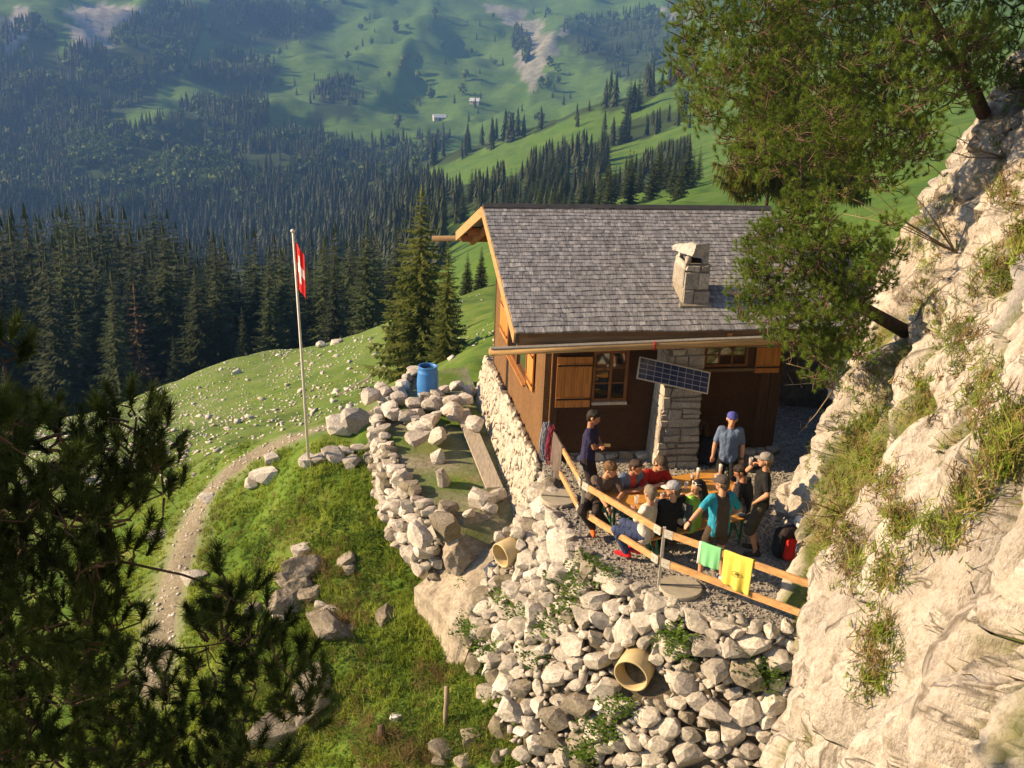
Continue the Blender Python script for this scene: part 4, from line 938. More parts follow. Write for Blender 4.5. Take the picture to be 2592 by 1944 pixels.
# ================================================================== vegetation
M_BARK = simple('bark', (.13, .085, .055), .95, .4, 6, .8, .03, stretch=(3, 3, .6))
M_BARKP = simple('pine_bark', (.12, .08, .055), .95, .4, 9, .8, .02)
M_SPR = leafmat('spruce_needles', (.042, .060, .017), .5, .18, .35, orv=.45)
M_SPRN = leafmat('spruce_needles_fresh', (.10, .135, .026), .4, .35, .8, c2=(.22, .25, .05))
M_SPRY = leafmat('spruce_needles_golden', (.12, .13, .025), .4, .35, .8, c2=(.27, .25, .055))
M_DEAD = leafmat('dead_spruce_needles', (.13, .075, .04), .3, .1, .5)
M_FARS = leafmat('far_spruce', (.026, .040, .012), .6, .1, .07, coord='World', c2=(.05, .068, .018))
M_FARD = leafmat('far_broadleaf', (.085, .13, .025), .4, .25, .03, coord='World')
def spruce_mesh(seed, levels=26, nb=7, tw=5, rmax=.17, z0=.06, droop=.5, wide=1.0):
    """unit-height spruce crown: whorls of drooping branches hung with twig faces"""
    r = np.random.default_rng(seed); V = []; T = []
    def tri(a, b, c): n = len(V); V.extend([a, b, c]); T.append((n, n+1, n+2))
    for l in range(levels):
        f = (l+r.uniform(-.25, .25))/levels; f = min(max(f, 0), .985); z = z0+(1-z0)*f
        rad = rmax*((1-f)**.82)*r.uniform(.82, 1.12)+.006
        n = max(4, int(nb*(1-.35*f)))
        for k in range(n):
            a = 6.283*(k+r.uniform(-.3, .3))/n+l*2.4; L = rad*r.uniform(.72, 1.18); dx, dy = math.cos(a), math.sin(a); px_, py_ = -dy, dx
            dr = droop*r.uniform(.6, 1.4)*(1-.55*f); zj = r.uniform(-.022, .022)*(1-f); pts = []
            for j in range(tw+1):
                t = j/tw; pts.append(np.array([dx*L*t, dy*L*t, z+zj - L*dr*(t-.55*t*t*t)+.10*L*f]))
            for j in range(tw):
                t = (j+.5)/tw; p, q = pts[j], pts[j+1]; wd = L*.30*(1-t*.75)*wide+.002; hang = L*.16*(1-.4*t)
                for s in (-1, 1):
                    e = p+(q-p)*r.uniform(.7, 1.5)+np.array([px_, py_, 0])*s*wd*r.uniform(.7, 1.25); e[2] -= hang*r.uniform(.5, 1.3)
                    tri(p, q, e)
                e = (p+q)/2+np.array([dx*L*.05, dy*L*.05, -hang*r.uniform(1.0, 1.9)]); tri(p, q, e)
            tip = pts[-1]; tri(pts[-2]+np.array([px_, py_, 0])*.1*L, pts[-2]-np.array([px_, py_, 0])*.1*L, tip+np.array([dx, dy, -.1])*L*.12)
    for k in range(5):
        a = k*1.26; tri(np.array([0, 0, 1.03]), np.array([math.cos(a)*.008, math.sin(a)*.008, .97]), np.array([math.cos(a+.8)*.014, math.sin(a+.8)*.014, .955]))
    return np.array(V), np.array(T)
def crown_data(name, VT, mat):
    o = tri_obj(name, VT[0], VT[1], mat); me = o.data; bpy.data.objects.remove(o); return me
def trunk_data(name, r0=.014, mat=None):
    b = MB(); b.tube([(0, 0, -.03), (0, 0, .3), (.003, 0, .7), (0, 0, 1.0)], [r0, r0*.8, r0*.4, r0*.08], 7); me = bpy.data.meshes.new(name); me.from_pydata(b.v, [], b.f); me.materials.append(mat or M_BARK); return me
TRK = trunk_data('trunk', .010)
SPT = [crown_data('crown', spruce_mesh(k, 34, 9, 4, rmax=.165+.03*(k % 3), wide=1.5), M_SPR) for k in range(6)]
def tree(name, P, H, crown, label, cat='tree', group=None, rz=None, wide=1.0, trunk=None, tilt=(0, 0)):
    e = empty(name, P, rng.uniform(0, 6.28) if rz is None else rz); e.rotation_euler[0] = tilt[0]; e.rotation_euler[1] = tilt[1]; e.scale = (H*wide, H*wide, H); tag(e, label, cat, group)
    link(bpy.data.objects.new('trunk', trunk or TRK), e); link(bpy.data.objects.new('crown', crown), e); return e
ntree = 0
# dark forest beyond the scree crest: rows one behind the other
GR = 'dark spruces beyond the scree crest'
row = []
for d, step, h0 in ((90, 40, 18), (98, 30, 19), (106, 28, 20), (118, 28, 22), (135, 30, 23), (155, 30, 23), (180, 30, 24)):
    px = -160+rng.uniform(0, 30)
    while px < 1090:
        lim = 1085 if d < 110 else 1020
        if px < lim:
            P = at(px, 972, d+rng.uniform(-6, 6)); P.z = height(P.x, P.y)-.3
            sky_y = np.interp(px, [0, 120, 250, 430, 540, 600, 700, 800, 900, 1000, 1100], [505, 512, 500, 515, 560, 590, 585, 570, 570, 560, 580])+rng.uniform(-8, 45)
            if d > 150 and px > 560: sky_y += 20
            dist = math.hypot(P.x, P.y); a = ray(px, sky_y); top = CAMH+a.z/math.hypot(a.x, a.y)*dist
            H = min(top-P.z, 31)*rng.uniform(.72, 1.0) if d < 130 else min(top-P.z, 33)*rng.uniform(.86, 1.0)
            if d < 96: H *= rng.uniform(.5, .85)
            if H > 6: row.append((P, H, d))
        px += step*rng.uniform(.7, 1.4)
row.sort(key=lambda t: -t[1]/t[2])
DEADX = hit(355, 1010)
def flabel(P):
    x = projp(P)[0]
    return 'dark forest spruce beyond the scree crest, '+('above the close dark pine' if x < 330 else 'between the dark pine and the flagpole' if x < 690 else 'straight behind the flagpole' if x < 800 else 'between the flagpole and the bushy spruce')
for P, H, d in row[:210]:
    tree('spruce_tree', P, H, rng.choice(SPT), flabel(P), 'spruce', GR, wide=rng.uniform(.85, 1.15)*(22/max(H, 14))**.35)
Pd = at(358, 972, 88); Pd.z = height(Pd.x, Pd.y)
tree('dead_spruce_tree', Pd, 11.5, crown_data('crown', spruce_mesh(51, 22, 7, 3), M_DEAD), 'reddish brown dead spruce at the near edge of the dark forest', 'spruce', wide=1.05)
for px, topy, d in ((300, 720, 84), (445, 850, 84), (150, 640, 88), (620, 780, 86), (690, 640, 86), (560, 600, 90), (850, 620, 84), (930, 560, 80)):
    P = at(px, 972, d); P.z = height(P.x, P.y)-.2; a = ray(px, topy); H = CAMH+a.z/math.hypot(a.x, a.y)*math.hypot(P.x, P.y)-P.z
    tree('spruce_tree', P, max(H, 4), rng.choice(SPT), flabel(P), 'spruce', GR)
# large spruces close to the hut
HI = [crown_data('crown', spruce_mesh(70+k, 46 if k != 2 else 58, 11 if k != 2 else 13, 8 if k != 2 else 13, rmax=r_, z0=z_, droop=.42, wide=.85 if k != 2 else .6), m_) for k, (r_, z_, m_) in enumerate([(.22, .02, M_SPRN), (.16, .05, M_SPRN), (.20, .42, M_SPRY), (.2, .04, M_SPRN), (.2, .04, M_SPR)])]
def tree_px(px, basey, topy, d, crown, name, label, group=None, wide=1.0, topx=None):
    P = at(px, basey, d); P.z = height(P.x, P.y)-.1; a = ray(px, topy); H = CAMH+a.z/math.hypot(a.x, a.y)*math.hypot(P.x, P.y)-P.z
    return tree(name, P, H, crown, label, 'spruce', group, wide=wide)
tree_px(1062, 960, 478, 40, HI[0], 'spruce_tree', 'bushy full spruce behind the blue barrel, taller one left of the hut', wide=1.25)
tree_px(1128, 960, 600, 37, HI[1], 'spruce_tree', 'slender young spruce with visible stem, between the bushy spruce and the hut', wide=1.05)
tree_px(1015, 930, 690, 47, HI[3], 'spruce_tree', 'small spruce half hidden behind the bushy spruce', wide=.9)
tree_px(1180, 800, 640, 70, HI[4], 'spruce_tree', 'dark small spruce just left of the hut gable', wide=.9)
tree_px(1215, 780, 625, 72, HI[4], 'spruce_tree', 'dark small spruce touching the hut gable in the picture', wide=.9)
tree_px(1918, 700, -190, 36, HI[2], 'spruce_tree', 'tall yellow-green spruce standing behind the hut roof, bare lower trunk', wide=.62)
tree_px(2070, 700, 60, 42, HI[2], 'spruce_tree', 'second yellow-green spruce behind the hut, hidden mostly by the pine', wide=.7)
# spruces on the middle slope, told apart against the meadow
GM = 'spruces on the middle slope behind the hut'
mid = []
tries = 0
while len(mid) < 420 and tries < 9000:
    tries += 1; poly = rng.choice([FMID[0], FMID[1], FMID[1]]); xs = [p[0] for p in poly]; ys = [p[1] for p in poly]
    px, py = rng.uniform(min(xs), max(xs)), rng.uniform(min(ys), max(ys))
    if not inpoly(px, py, poly): continue
    P = hit(px, py+18, 95)
    if P is None: continue
    d = math.hypot(P.x, P.y)
    if d < 140 or d > 900: continue
    if any(inpoly(px, py+k_, q_) for q_ in STRIPS for k_ in (0, 18)): continue
    Hp = rng.uniform(48, 92); k_ = 24
    while k_ < Hp:
        if any(inpoly(px, py+18-k_, q_) for q_ in STRIPS): Hp = k_; break
        k_ += 8
    mid.append((P, max(4, min(20, Hp*d/FPX)), d))
for px in range(1300, 1790, 17):
    d = rng.uniform(150, 215); P = at(px+rng.uniform(-9, 9), 600, d); P.z = height(P.x, P.y)-.3
    mid.append((P, rng.uniform(5, 9.5), d))
mid.sort(key=lambda t: -t[1]/t[2])
for P, H, d in mid[:85]:
    tree('spruce_tree', P, H, rng.choice(SPT), 'spruce on the middle slope, '+('just above the roof ridge' if d < 220 else 'left of the hut gable' if projp(P)[0] < 1230 else 'between the roof ridge and the bright meadow'), 'spruce', GM)
# far woods: one mass
def far_spruce(seed):
    r = np.random.default_rng(seed); V = []; T = []; tiers = 7
    for l in range(tiers):
        f = l/tiers; zb = .04+.90*f; zt = zb+.24; rad = .17*(1-f)**.9+.012; n = 7; ph = r.uniform(0, 6)
        for k in range(n):
            a = ph+6.283*k/n+r.uniform(-.2, .2); b = a+.75; R_ = rad*r.uniform(.75, 1.25); i = len(V)
            V += [(0, 0, min(zt, 1.0)), (R_*math.cos(a), R_*math.sin(a), zb-.03*r.uniform(0, 2)), (R_*.8*math.cos(b), R_*.8*math.sin(b), zb+.02)]; T.append((i, i+1, i+2))
    return np.array(V), np.array(T)
def far_broad(seed, n=46):
    r = np.random.default_rng(seed); V = []; T = []
    for k in range(n):
        u = r.normal(size=3); u /= np.linalg.norm(u); p = np.array([.36, .36, .40])*u*r.uniform(.55, 1.0)+np.array([0, 0, .58]); a, b = r.normal(size=3)*.11, r.normal(size=3)*.11; i = len(V)
        V += [p-a, p+b, p+a, p-b]; T += [(i, i+1, i+2), (i, i+2, i+3)]
    for s in range(3):
        a = s*2.1; i = len(V); V += [(.03*math.cos(a), .03*math.sin(a), 0), (.03*math.cos(a+2), .03*math.sin(a+2), 0), (0, 0, .6)]; T.append((i, i+1, i+2))
    return np.array(V), np.array(T)
FS = [far_spruce(k) for k in range(6)]; FB = [far_broad(k) for k in range(5)]
spr = []; brd = []
def zmat(H, wd, r): c, s = math.cos(r), math.sin(r); return np.array([[c*wd, -s*wd, 0], [s*wd, c*wd, 0], [0, 0, H]])
for P, H, d in [t for t in mid[85:] if t[2] > 240]: spr.append((rng.randrange(6), zmat(H, H*.95, rng.uniform(0, 6)), P))
BRO = [Zp((220, 440), (640, 440), (760, 560), (600, 640), (380, 600), (220, 560)), Zp((330, 130), (620, 130), (560, 260), (380, 340)), Zp((1650, 440), (1760, 430), (1740, 500), (1660, 500))]
for k in range(2600):                                      # valley wood behind the near forest
    px, py = rng.uniform(-80, 1120), rng.uniform(470, 690); P = hit(px, py, 200, 900)
    if P is None: continue
    H = rng.uniform(7, 19)*rng.uniform(.75, 1); spr.append((rng.randrange(6), zmat(H, H*.95, rng.uniform(0, 6)), P-Vector((0, 0, .5))))
cnt = 0; tries = 0
while cnt < 6500 and tries < 40000:
    tries += 1; poly = FOREST[0] if rng.random() < .80 else rng.choice(FOREST[1:])
    xs = [p[0] for p in poly]; ys = [p[1] for p in poly]; px, py = rng.uniform(min(xs), max(xs)), rng.uniform(min(ys), max(ys))
    if not inpoly(px, py, poly): continue
    P = hit(px, py, 330)
    if P is None: continue
    d = math.hypot(P.x, P.y)
    if d < 420: continue
    if rng.random() > .25+1.9*fb1(P.x/60, P.y/60, 3, 31)+.25: continue
    br = any(inpoly(px, py, q) for q in BRO); cnt += 1
    if (br and rng.random() < .55) or rng.random() < .10: H = rng.uniform(7, 12); brd.append((rng.randrange(5), zmat(H, H*1.0, rng.uniform(0, 6)), P))
    else: H = rng.uniform(6, 19)*rng.uniform(.7, 1); spr.append((rng.randrange(6), zmat(H, H*.95, rng.uniform(0, 6)), P-Vector((0, 0, .6))))
for px, py in [(1120, 110), (1250, 160), (1170, 235), (1370, 215), (1390, 160), (1000, 60), (940, 105), (1020, 160), (700, 175), (1410, 180), (1090, 245), (1560, 190), (1650, 160)]:
    P = hit(px, py+8, 400); H = rng.uniform(9, 15)
    if P: brd.append((rng.randrange(5), zmat(H, H, 0), P))
for k in range(130):                                        # single trees dotted over the far meadow and the band edges
    px, py = rng.uniform(700, 1760), rng.uniform(20, 330); P = hit(px, py, 400)
    if P and not any(inpoly(px, py, q) for q in SCREE):
        H = rng.uniform(5, 14); (brd if rng.random() < .35 else spr).append((rng.randrange(5), zmat(H, H, 0), P))
tag(scatter_mesh('far_forest', spr, M_FARS, FS), 'spruce forest covering the far mountainside', kind='stuff')
tag(scatter_mesh('far_broadleaf_woods', brd, M_FARD, FB), 'pale green broadleaf trees mixed into the far forest', kind='stuff')
# far alp buildings
M_ROOFW = simple('pale_metal_roof', (.55, .56, .58), .4, .1, .3); M_CHW = simple('pale_hut_wall', (.45, .42, .38), .8, .15, .4)
for px, py, w_h, l_h, rz_, lb in [(1112, 303, 8, 14, .3, 'pale-roofed alp barn on the far meadow, lower and longer of two'), (1202, 262, 9, 11, -.2, 'pale-roofed alp barn on the far meadow, upper of two')]:
    P = hit(px, py, 500); e = empty('barn', P, rz_); tag(e, lb, 'barn', 'barns on the far meadow')
    MB().box(-l_h/2, l_h/2, -w_h/2, w_h/2, -1.5, 3.2).build('wall', M_CHW, e)
    m = MB(); m.add([(-l_h/2-.5, -w_h/2-.5, 3.0), (l_h/2+.5, -w_h/2-.5, 3.0), (l_h/2+.5, 0, 6.2), (-l_h/2-.5, 0, 6.2), (-l_h/2-.5, w_h/2+.5, 3.0), (l_h/2+.5, w_h/2+.5, 3.0)], [(0, 1, 2, 3), (3, 2, 5, 4), (0, 3, 4), (1, 5, 2), (0, 4, 5, 1)]).build('roof', M_ROOFW, e)
    MB().box(-1.2, 1.2, -w_h/2-.12, -w_h/2-.02, -.5, 2.2).build('door', M_DARKW, e)
    for x in (-l_h*.32, l_h*.32): MB().box(x-.5, x+.5, -w_h/2-.1, -w_h/2-.02, 1.0, 2.1).build('window', M_GLASS, e)
# ------------------------------------------------------------------ pines
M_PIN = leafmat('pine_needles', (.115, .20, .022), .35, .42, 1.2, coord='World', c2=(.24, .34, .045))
M_PINF = leafmat('pine_needles_shaded', (.026, .052, .012), .5, .3, 2.0, coord='World', c2=(.085, .13, .024))  # darker copy of the needles, shade put into the colour
def needles(C, A, n, L, wd, shoot, spread, r):
    """C (k,3) shoot starts, A (k,3) shoot axes -> needle triangles"""
    k = len(C); t = r.uniform(0, 1, (k, n, 1)); A = A/np.linalg.norm(A, axis=1, keepdims=True)
    b = C[:, None]+A[:, None]*shoot*t; d = A[:, None]*r.uniform(.25, 1.0, (k, n, 1))+r.normal(size=(k, n, 3))*spread; d /= np.linalg.norm(d, axis=2, keepdims=True)
    l = L*r.uniform(.7, 1.15, (k, n, 1)); s = np.cross(d, r.normal(size=(k, n, 3))); s /= np.linalg.norm(s, axis=2, keepdims=True)
    V = np.stack([b-s*wd, b+s*wd, b+d*l], 2).reshape(-1, 3); return V
def pine(name, label, root, mids, centers, cr, per, needle, mat, limb=.07, seed=1, twig_mat=None):
    """trunk through mids, limbs to clump centres, twigs with needle shoots at their ends"""
    r = np.random.default_rng(seed); e = empty(name, root); tag(e, label, 'pine'); O = np.array(root)
    tr = MB(); path = [Vector(root)]+[Vector(m) for m in mids]
    tr.tube([p-Vector(root) for p in path], [limb*(1-.6*i/len(path)) for i in range(len(path))], 9); tr.build('trunk', M_BARKP, e, True)
    tw = MB(); C, A = [], []
    pa = np.array([list(p) for p in path])
    dense = []
    for a, b in zip(pa[:-1], pa[1:]):
        for t in np.linspace(0, 1, 6): dense.append(a*(1-t)+b*t)
    dense = np.array(dense)
    cen_ = sorted([np.array(c) for c in centers], key=lambda c: np.linalg.norm(dense-c, axis=1).min()); nodes = [(p, limb*.5) for p in dense]
    for c in cen_:
        NP = np.array([q for q, _ in nodes]); pen = np.array([0 if w_ > limb*.12 else .15 for _, w_ in nodes]); j = int(np.argmin(np.linalg.norm(NP-c, axis=1)+pen)); a, wa = nodes[j]
        m = (a+c)/2+r.normal(size=3)*.10*np.linalg.norm(c-a); m[2] -= .08*np.linalg.norm(c-a); w0 = min(wa*.75, limb*.2); nodes.append((c, max(w0*.8, limb*.05)))
        tw.tube([Vector(a-O), Vector(m-O), Vector(c-O)], [w0, w0*.9, max(w0*.8, limb*.05)], 5)
        for k in range(per):
            u = r.normal(size=3); u[2] = u[2]*.7+.35; u /= np.linalg.norm(u); p = c+u*cr*r.uniform(.45, 1.0)
            q = c+u*cr*.15+r.normal(size=3)*cr*.12
            if k % 2 == 0: tw.tube([Vector(q-O), Vector((q+p)/2+r.normal(size=3)*cr*.08-O), Vector(p-O)], [limb*.08, limb*.06, limb*.045], 4, cap=False)
            ax = u*.55+np.array([0, 0, .75])+r.normal(size=3)*.22; C.append(p-O); A.append(ax)
    tw.build('branches', twig_mat or M_BARKP, e, True)
    n, L, wd, sh, spd = needle
    V = needles(np.array(C), np.array(A), n, L, wd, sh, spd, r); o = tri_obj('crown', V, np.arange(len(V)).reshape(-1, 3), mat, e); return e
def fill(poly, n, d0, d1, r, mind=30):
    out = []; xs = [p[0] for p in poly]; ys = [p[1] for p in poly]; pts = []; tries = 0
    while len(out) < n and tries < n*60:
        tries += 1; x, y = r.uniform(min(xs), max(xs)), r.uniform(min(ys), max(ys))
        if not inpoly(x, y, poly): continue
        if any((x-a)**2+(y-b)**2 < mind**2 for a, b in pts): continue
        pts.append((x, y)); out.append(at(x, y, r.uniform(d0, d1)))
    return out
rr = random.Random(5)
# big pine growing out of the cliff top, reaching over the roof
def cliff_near(px, py, dx=14):
    for k in range(30):
        c, n_ = cliff_hit(px+dx*k, py+6*k)
        if c is not None and c.y > 3: return c-n_*.08
cA = cliff_near(2430, 230)
polyA = [(1745, -260), (1740, 60), (1748, 185), (1800, 250), (1790, 330), (1880, 400), (2050, 450), (2180, 475), (2290, 440), (2380, 350), (2440, 265), (2490, 140), (2500, -260)]
pine('mountain_pine_tree', 'large mountain pine leaning out from the cliff top over the hut roof', cA-Vector((0, 0, .2)), [cA.lerp(at(2400, 120, 18.2), .5), at(2400, 120, 18.2), at(2330, 0, 17.8), at(2200, -120, 17.5)],
     [tuple(at(x, y, 17)) for x, y in ((1732, 20), (1742, 100), (1735, 195), (1785, 305), (1760, 255), (1850, 420), (2010, 470), (2120, 500), (2250, 480), (2340, 400), (1950, 445), (1728, 150))]+[tuple(p) for p in fill(polyA, 300, 15.6, 19.0, rr, 24)], .40, 22, (66, .080, .0030, .075, .46), M_PIN, .12, 3)
cB = cliff_near(2600, 260)
polyB = [(2430, -200), (2440, 100), (2465, 190), (2530, 235), (2592, 255), (2720, 260), (2720, -200)]
pine('mountain_pine_tree', 'pine crown at the upper right corner above the bright cliff', cB, [at(2640, 150, math.hypot(cB.x, cB.y)-.3), at(2600, 0, math.hypot(cB.x, cB.y)-.5)], [tuple(p) for p in fill(polyB, 64, math.hypot(cB.x, cB.y)-1.3, math.hypot(cB.x, cB.y)+.2, rr, 30)], .29, 22, (66, .068, .0026, .07, .46), M_PIN, .1, 4)
# pine on the cliff face beside the roof
cC = cliff_near(2300, 850)
polyC = [(1890, 620), (1960, 560), (2040, 520), (2090, 545), (2130, 600), (2190, 590), (2240, 650), (2250, 720), (2170, 770), (2190, 830), (2200, 880), (2150, 930), (2080, 935), (2010, 890), (1950, 850), (1905, 810), (1895, 740)]
dC = math.hypot(cC.x, cC.y)
pine('mountain_pine_tree', 'rounded pine jutting from the cliff in front of the right roof end', cC, [at(2195, 785, dC-.5), at(2120, 740, dC-.9), at(2040, 690, dC-1.2)],
     [tuple(at(x, y, dC-1.3)) for x, y in ((1882, 690), (1872, 800), (2060, 960), (2250, 570), (2010, 512), (2085, 505), (1930, 600), (2120, 955), (2265, 640), (1865, 745))]+[tuple(p) for p in fill(polyC, 110, dC-2.0, dC-.5, rr, 24)], .23, 24, (66, .062, .0026, .055, .46), M_PIN, .11, 6)
for i, (px, py, n, cr, lb) in enumerate([(2130, 1080, 6, .12, 'tiny pine shrub on the lower cliff beside the terrace'), (2190, 900, 10, .17, 'dark low pine branches under the jutting pine'), (2085, 985, 4, .1, 'thin sprig of pine at the cliff foot'), (2560, 330, 6, .13, 'pine sprig on the bright cliff at the right edge')]):
    c, nn = cliff_hit(px, py)
    if c is None: continue
    ct = [tuple(c+nn*rng.uniform(.05, .3)+Vector((rng.gauss(0, .22), rng.gauss(0, .22), rng.gauss(0, .2)))) for k in range(n)]
    pine('pine_shrub', lb, c-nn*.05, [c+nn*.15, c+nn*.25+Vector((0, 0, .2))], ct, cr, 9, (22, .055, .005, .06, .42), M_PIN, .03, 20+i)
# dark pine close by, lower left
polyD = [(-60, 1080), (60, 1060), (150, 1030), (190, 1170), (250, 1270), (330, 1330), (340, 1480), (290, 1600), (360, 1720), (540, 1760), (640, 1810), (680, 1990), (-60, 1990)]
cen = [tuple(p) for p in fill(polyD, 105, 3.7, 5.0, rr, 48)]
for x, y in [(5, 860), (345, 1010), (335, 1040), (395, 1085), (300, 1090), (330, 1120), (400, 1150), (415, 1205), (355, 1200), (330, 1270), (578, 1450), (590, 1500), (560, 1560), (520, 1590), (610, 1590), (660, 1560), (600, 1650), (540, 1660), (690, 1640), (740, 1660), (790, 1705), (720, 1740), (770, 1760), (650, 1700)]:
    cen.append(tuple(at(x, y+45, rr.uniform(3.9, 4.4))))
outer = [tuple(p) for p in fill([(-1300, 350), (-700, 450), (-400, 900), (-260, 1100), (-190, 1250), (-150, 1990), (-1300, 1990)], 330, 3.3, 5.6, rr, 40)]  # clumps added out of view, casting shade on the close pine
Pf = Vector((-3.3, 4.9, 0)); Pf.z = height(Pf.x, Pf.y)-.2
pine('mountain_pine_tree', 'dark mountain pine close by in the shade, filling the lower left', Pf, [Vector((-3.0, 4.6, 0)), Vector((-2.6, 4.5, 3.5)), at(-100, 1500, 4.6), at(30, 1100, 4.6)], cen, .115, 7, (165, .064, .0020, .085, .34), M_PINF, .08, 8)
pine('mountain_pine_tree', 'unseen pine boughs added left of the view to shade the close pine', Pf+Vector((-1.2, -.6, 0)), [Vector((-4.0, 4.0, 0)), Vector((-3.7, 3.9, 4)), at(-500, 900, 4.6)], outer, .13, 6, (40, .075, .005, .085, .4), M_PINF, .08, 18)
# ------------------------------------------------------------------ grass, weeds, dry tufts
M_GRASS = leafmat('grass_blades', (.22, .34, .036), .35, .55, .9, coord='World', c2=(.40, .48, .075))
M_STRAW = leafmat('dry_grass', (.26, .19, .085), .35, .3, 1.0, coord='World')
M_WEED = leafmat('weed_leaves', (.08, .175, .022), .4, .4, 1.5, coord='World', c2=(.17, .28, .04))
def blades(P, N, n, L, wd, spread, r, lean=None):
    P = np.array(P); N = np.array(N); k = len(P); b = P[:, None]+r.normal(size=(k, n, 3))*L[:, None, None]*.22
    d = N[:, None]+r.normal(size=(k, n, 3))*spread
    if lean is not None: d = d+lean
    d /= np.linalg.norm(d, axis=2, keepdims=True); l = L[:, None, None]*r.uniform(.55, 1.2, (k, n, 1)); s = np.cross(d, r.normal(size=(k, n, 3))); s /= np.linalg.norm(s, axis=2, keepdims=True)
    return np.stack([b-s*wd, b+s*wd, b+d*l], 2).reshape(-1, 3)
def on_grass(n, px0, px1, py0, py1, dens):
    out = []; t = 0
    while len(out) < n and t < n*12:
        t += 1; px, py = rng.uniform(px0, px1), rng.uniform(py0, py1); P = hit(px, py, 11, 30)
        if P is None: continue
        if rng.random() > dens(px, py, P): continue
        out.append(P)
    return out
pathd = [(a.lerp(b, t/6).x, a.lerp(b, t/6).y) for a, b in zip(PATH3[:-1], PATH3[1:]) for t in range(6) if a.y < 40]
def dens(px, py, P):
    d = min((P.x-a)**2+(P.y-b)**2 for a, b in pathd)**.5
    if d < .45: return 0
    return .35+1.1*fb1(P.x*.9, P.y*.9, 3, 77)+.3
gps = on_grass(13000, 180, 1330, 1120, 1944, dens)
L = np.array([rng.uniform(.055, .13)*(1.8 if rng.random() < .15 else 1) for p in gps]); up = np.tile([0, 0, 1.0], (len(gps), 1))
V = blades(gps, up, 16, L, .009, .5, nrg)
tag(tri_obj('grass', V, np.arange(len(V)).reshape(-1, 3), M_GRASS), 'green grass on the slope below the hut', kind='stuff')
dps = on_grass(900, 500, 1330, 1250, 1944, lambda px, py, P: max(0, .25+1.6*fb1(P.x*.7+9, P.y*.7, 3, 99)))
dps += [p+Vector((rng.gauss(0, .3), rng.gauss(0, .3), .02)) for p in [hit(960, 1930), hit(1010, 1860), hit(880, 1560), hit(1120, 1700), hit(1080, 1900), hit(820, 1420)] for k in range(60)]
L = np.array([rng.uniform(.12, .26) for p in dps]); V = blades(dps, np.tile([0, 0, 1.0], (len(dps), 1)), 20, L, .005, .5, nrg, np.array([-.2, -.35, -.35]))
tag(tri_obj('dry_grass', V, np.arange(len(V)).reshape(-1, 3), M_STRAW), 'straw-coloured dry grass tufts on the slope', kind='stuff')
# leafy weeds in the grass and between the rubble stones
wps = on_grass(1300, 520, 1330, 1280, 1944, lambda px, py, P: max(0, .2+1.5*fb1(P.x*1.1+3, P.y*1.1, 3, 55)))
RP = [rub(s_, t_) for t_ in np.linspace(0, 3.6, 60) for s_ in np.linspace(.2, ecs[-1], 110)]; RG = np.array([projp(p)[:2] for p, n_ in RP])
for px, py, n in [(1500, 1425, 9), (1545, 1440, 7), (1470, 1470, 12), (1420, 1480, 12), (1460, 1520, 9), (1700, 1620, 22), (1720, 1650, 14), (1560, 1800, 24), (1520, 1850, 26), (1480, 1900, 26), (1160, 1480, 18), (1190, 1600, 20), (1240, 1650, 16), (1950, 1720, 16), (1900, 1700, 10), (1130, 1420, 10), (1320, 1560, 9), (1380, 1600, 10), (1270, 1530, 8), (1420, 1560, 8), (1350, 1680, 7)]:
    for k in range(n):
        x, y = px+rng.gauss(0, 16), py+rng.gauss(0, 14); j = int(np.argmin((RG[:, 0]-x)**2+(RG[:, 1]-y)**2)); dd = (RG[j, 0]-x)**2+(RG[j, 1]-y)**2
        wps.append(RP[j][0]+RP[j][1]*.06 if dd < 900 else (hit(x, y) or RP[j][0]))
V, T = [], []
def weed(P, h, n):
    for k in range(n):
        a = rng.uniform(0, 6.283); rr_ = rng.uniform(.02, .13); c = Vector((math.cos(a)*rr_, math.sin(a)*rr_, rng.uniform(.02, h))); d = Vector((math.cos(a), math.sin(a), rng.uniform(-.1, .7))).normalized(); s = d.cross(Vector((0, 0, 1))).normalized()*rng.uniform(.014, .03); l = rng.uniform(.035, .08)
        i = len(V); V.extend([P+c, P+c+d*l*.5+s, P+c+d*l, P+c+d*l*.5-s]); T.append((i, i+1, i+2, i+3))
for P in wps: weed(P, rng.uniform(.06, .17), 15)
tag(tri_obj('weeds', np.array([list(v) for v in V]), np.array(T), M_WEED, n=4), 'leafy green weeds among the rubble stones and grass', kind='stuff')
# cliff grass in the clefts
cps, cns = [], []
gm = grassf.reshape(-1); cand = np.nonzero(gm > .45)[0]; nrg.shuffle(cand)
PATCH = [(2210, 960, 70), (2180, 1080, 60), (2190, 1180, 70), (2250, 1240, 60), (2330, 1000, 50), (2430, 860, 80), (2480, 1000, 70), (2530, 1150, 90), (2560, 1080, 70), (2440, 1250, 60), (2400, 1350, 50), (2120, 1340, 70), (2160, 1420, 60), (2280, 1330, 50), (2240, 1450, 50), (2330, 620, 60), (2380, 540, 50), (2500, 700, 60), (2540, 480, 70), (2580, 600, 60), (2200, 1700, 50), (2220, 1620, 40), (2350, 780, 50), (2100, 1230, 40), (2290, 400, 40)]
for px, py, n in PATCH:
    for k in range(n):
        c, nn = cliff_hit(px+rng.gauss(0, 26), py+rng.gauss(0, 40))
        if c is not None and c.y > 4: cps.append(c); cns.append((nn*.6+Vector((0, 0, .8))).normalized())
for i in cand[:4200]:
    p = Vector(CV[i])
    if -1.5 < p.z < 9 and p.y > 5: cps.append(p); cns.append(Vector((-.5, -.25, .75)).normalized())
k = len(cps)//2; ids = list(range(len(cps))); rng.shuffle(ids)
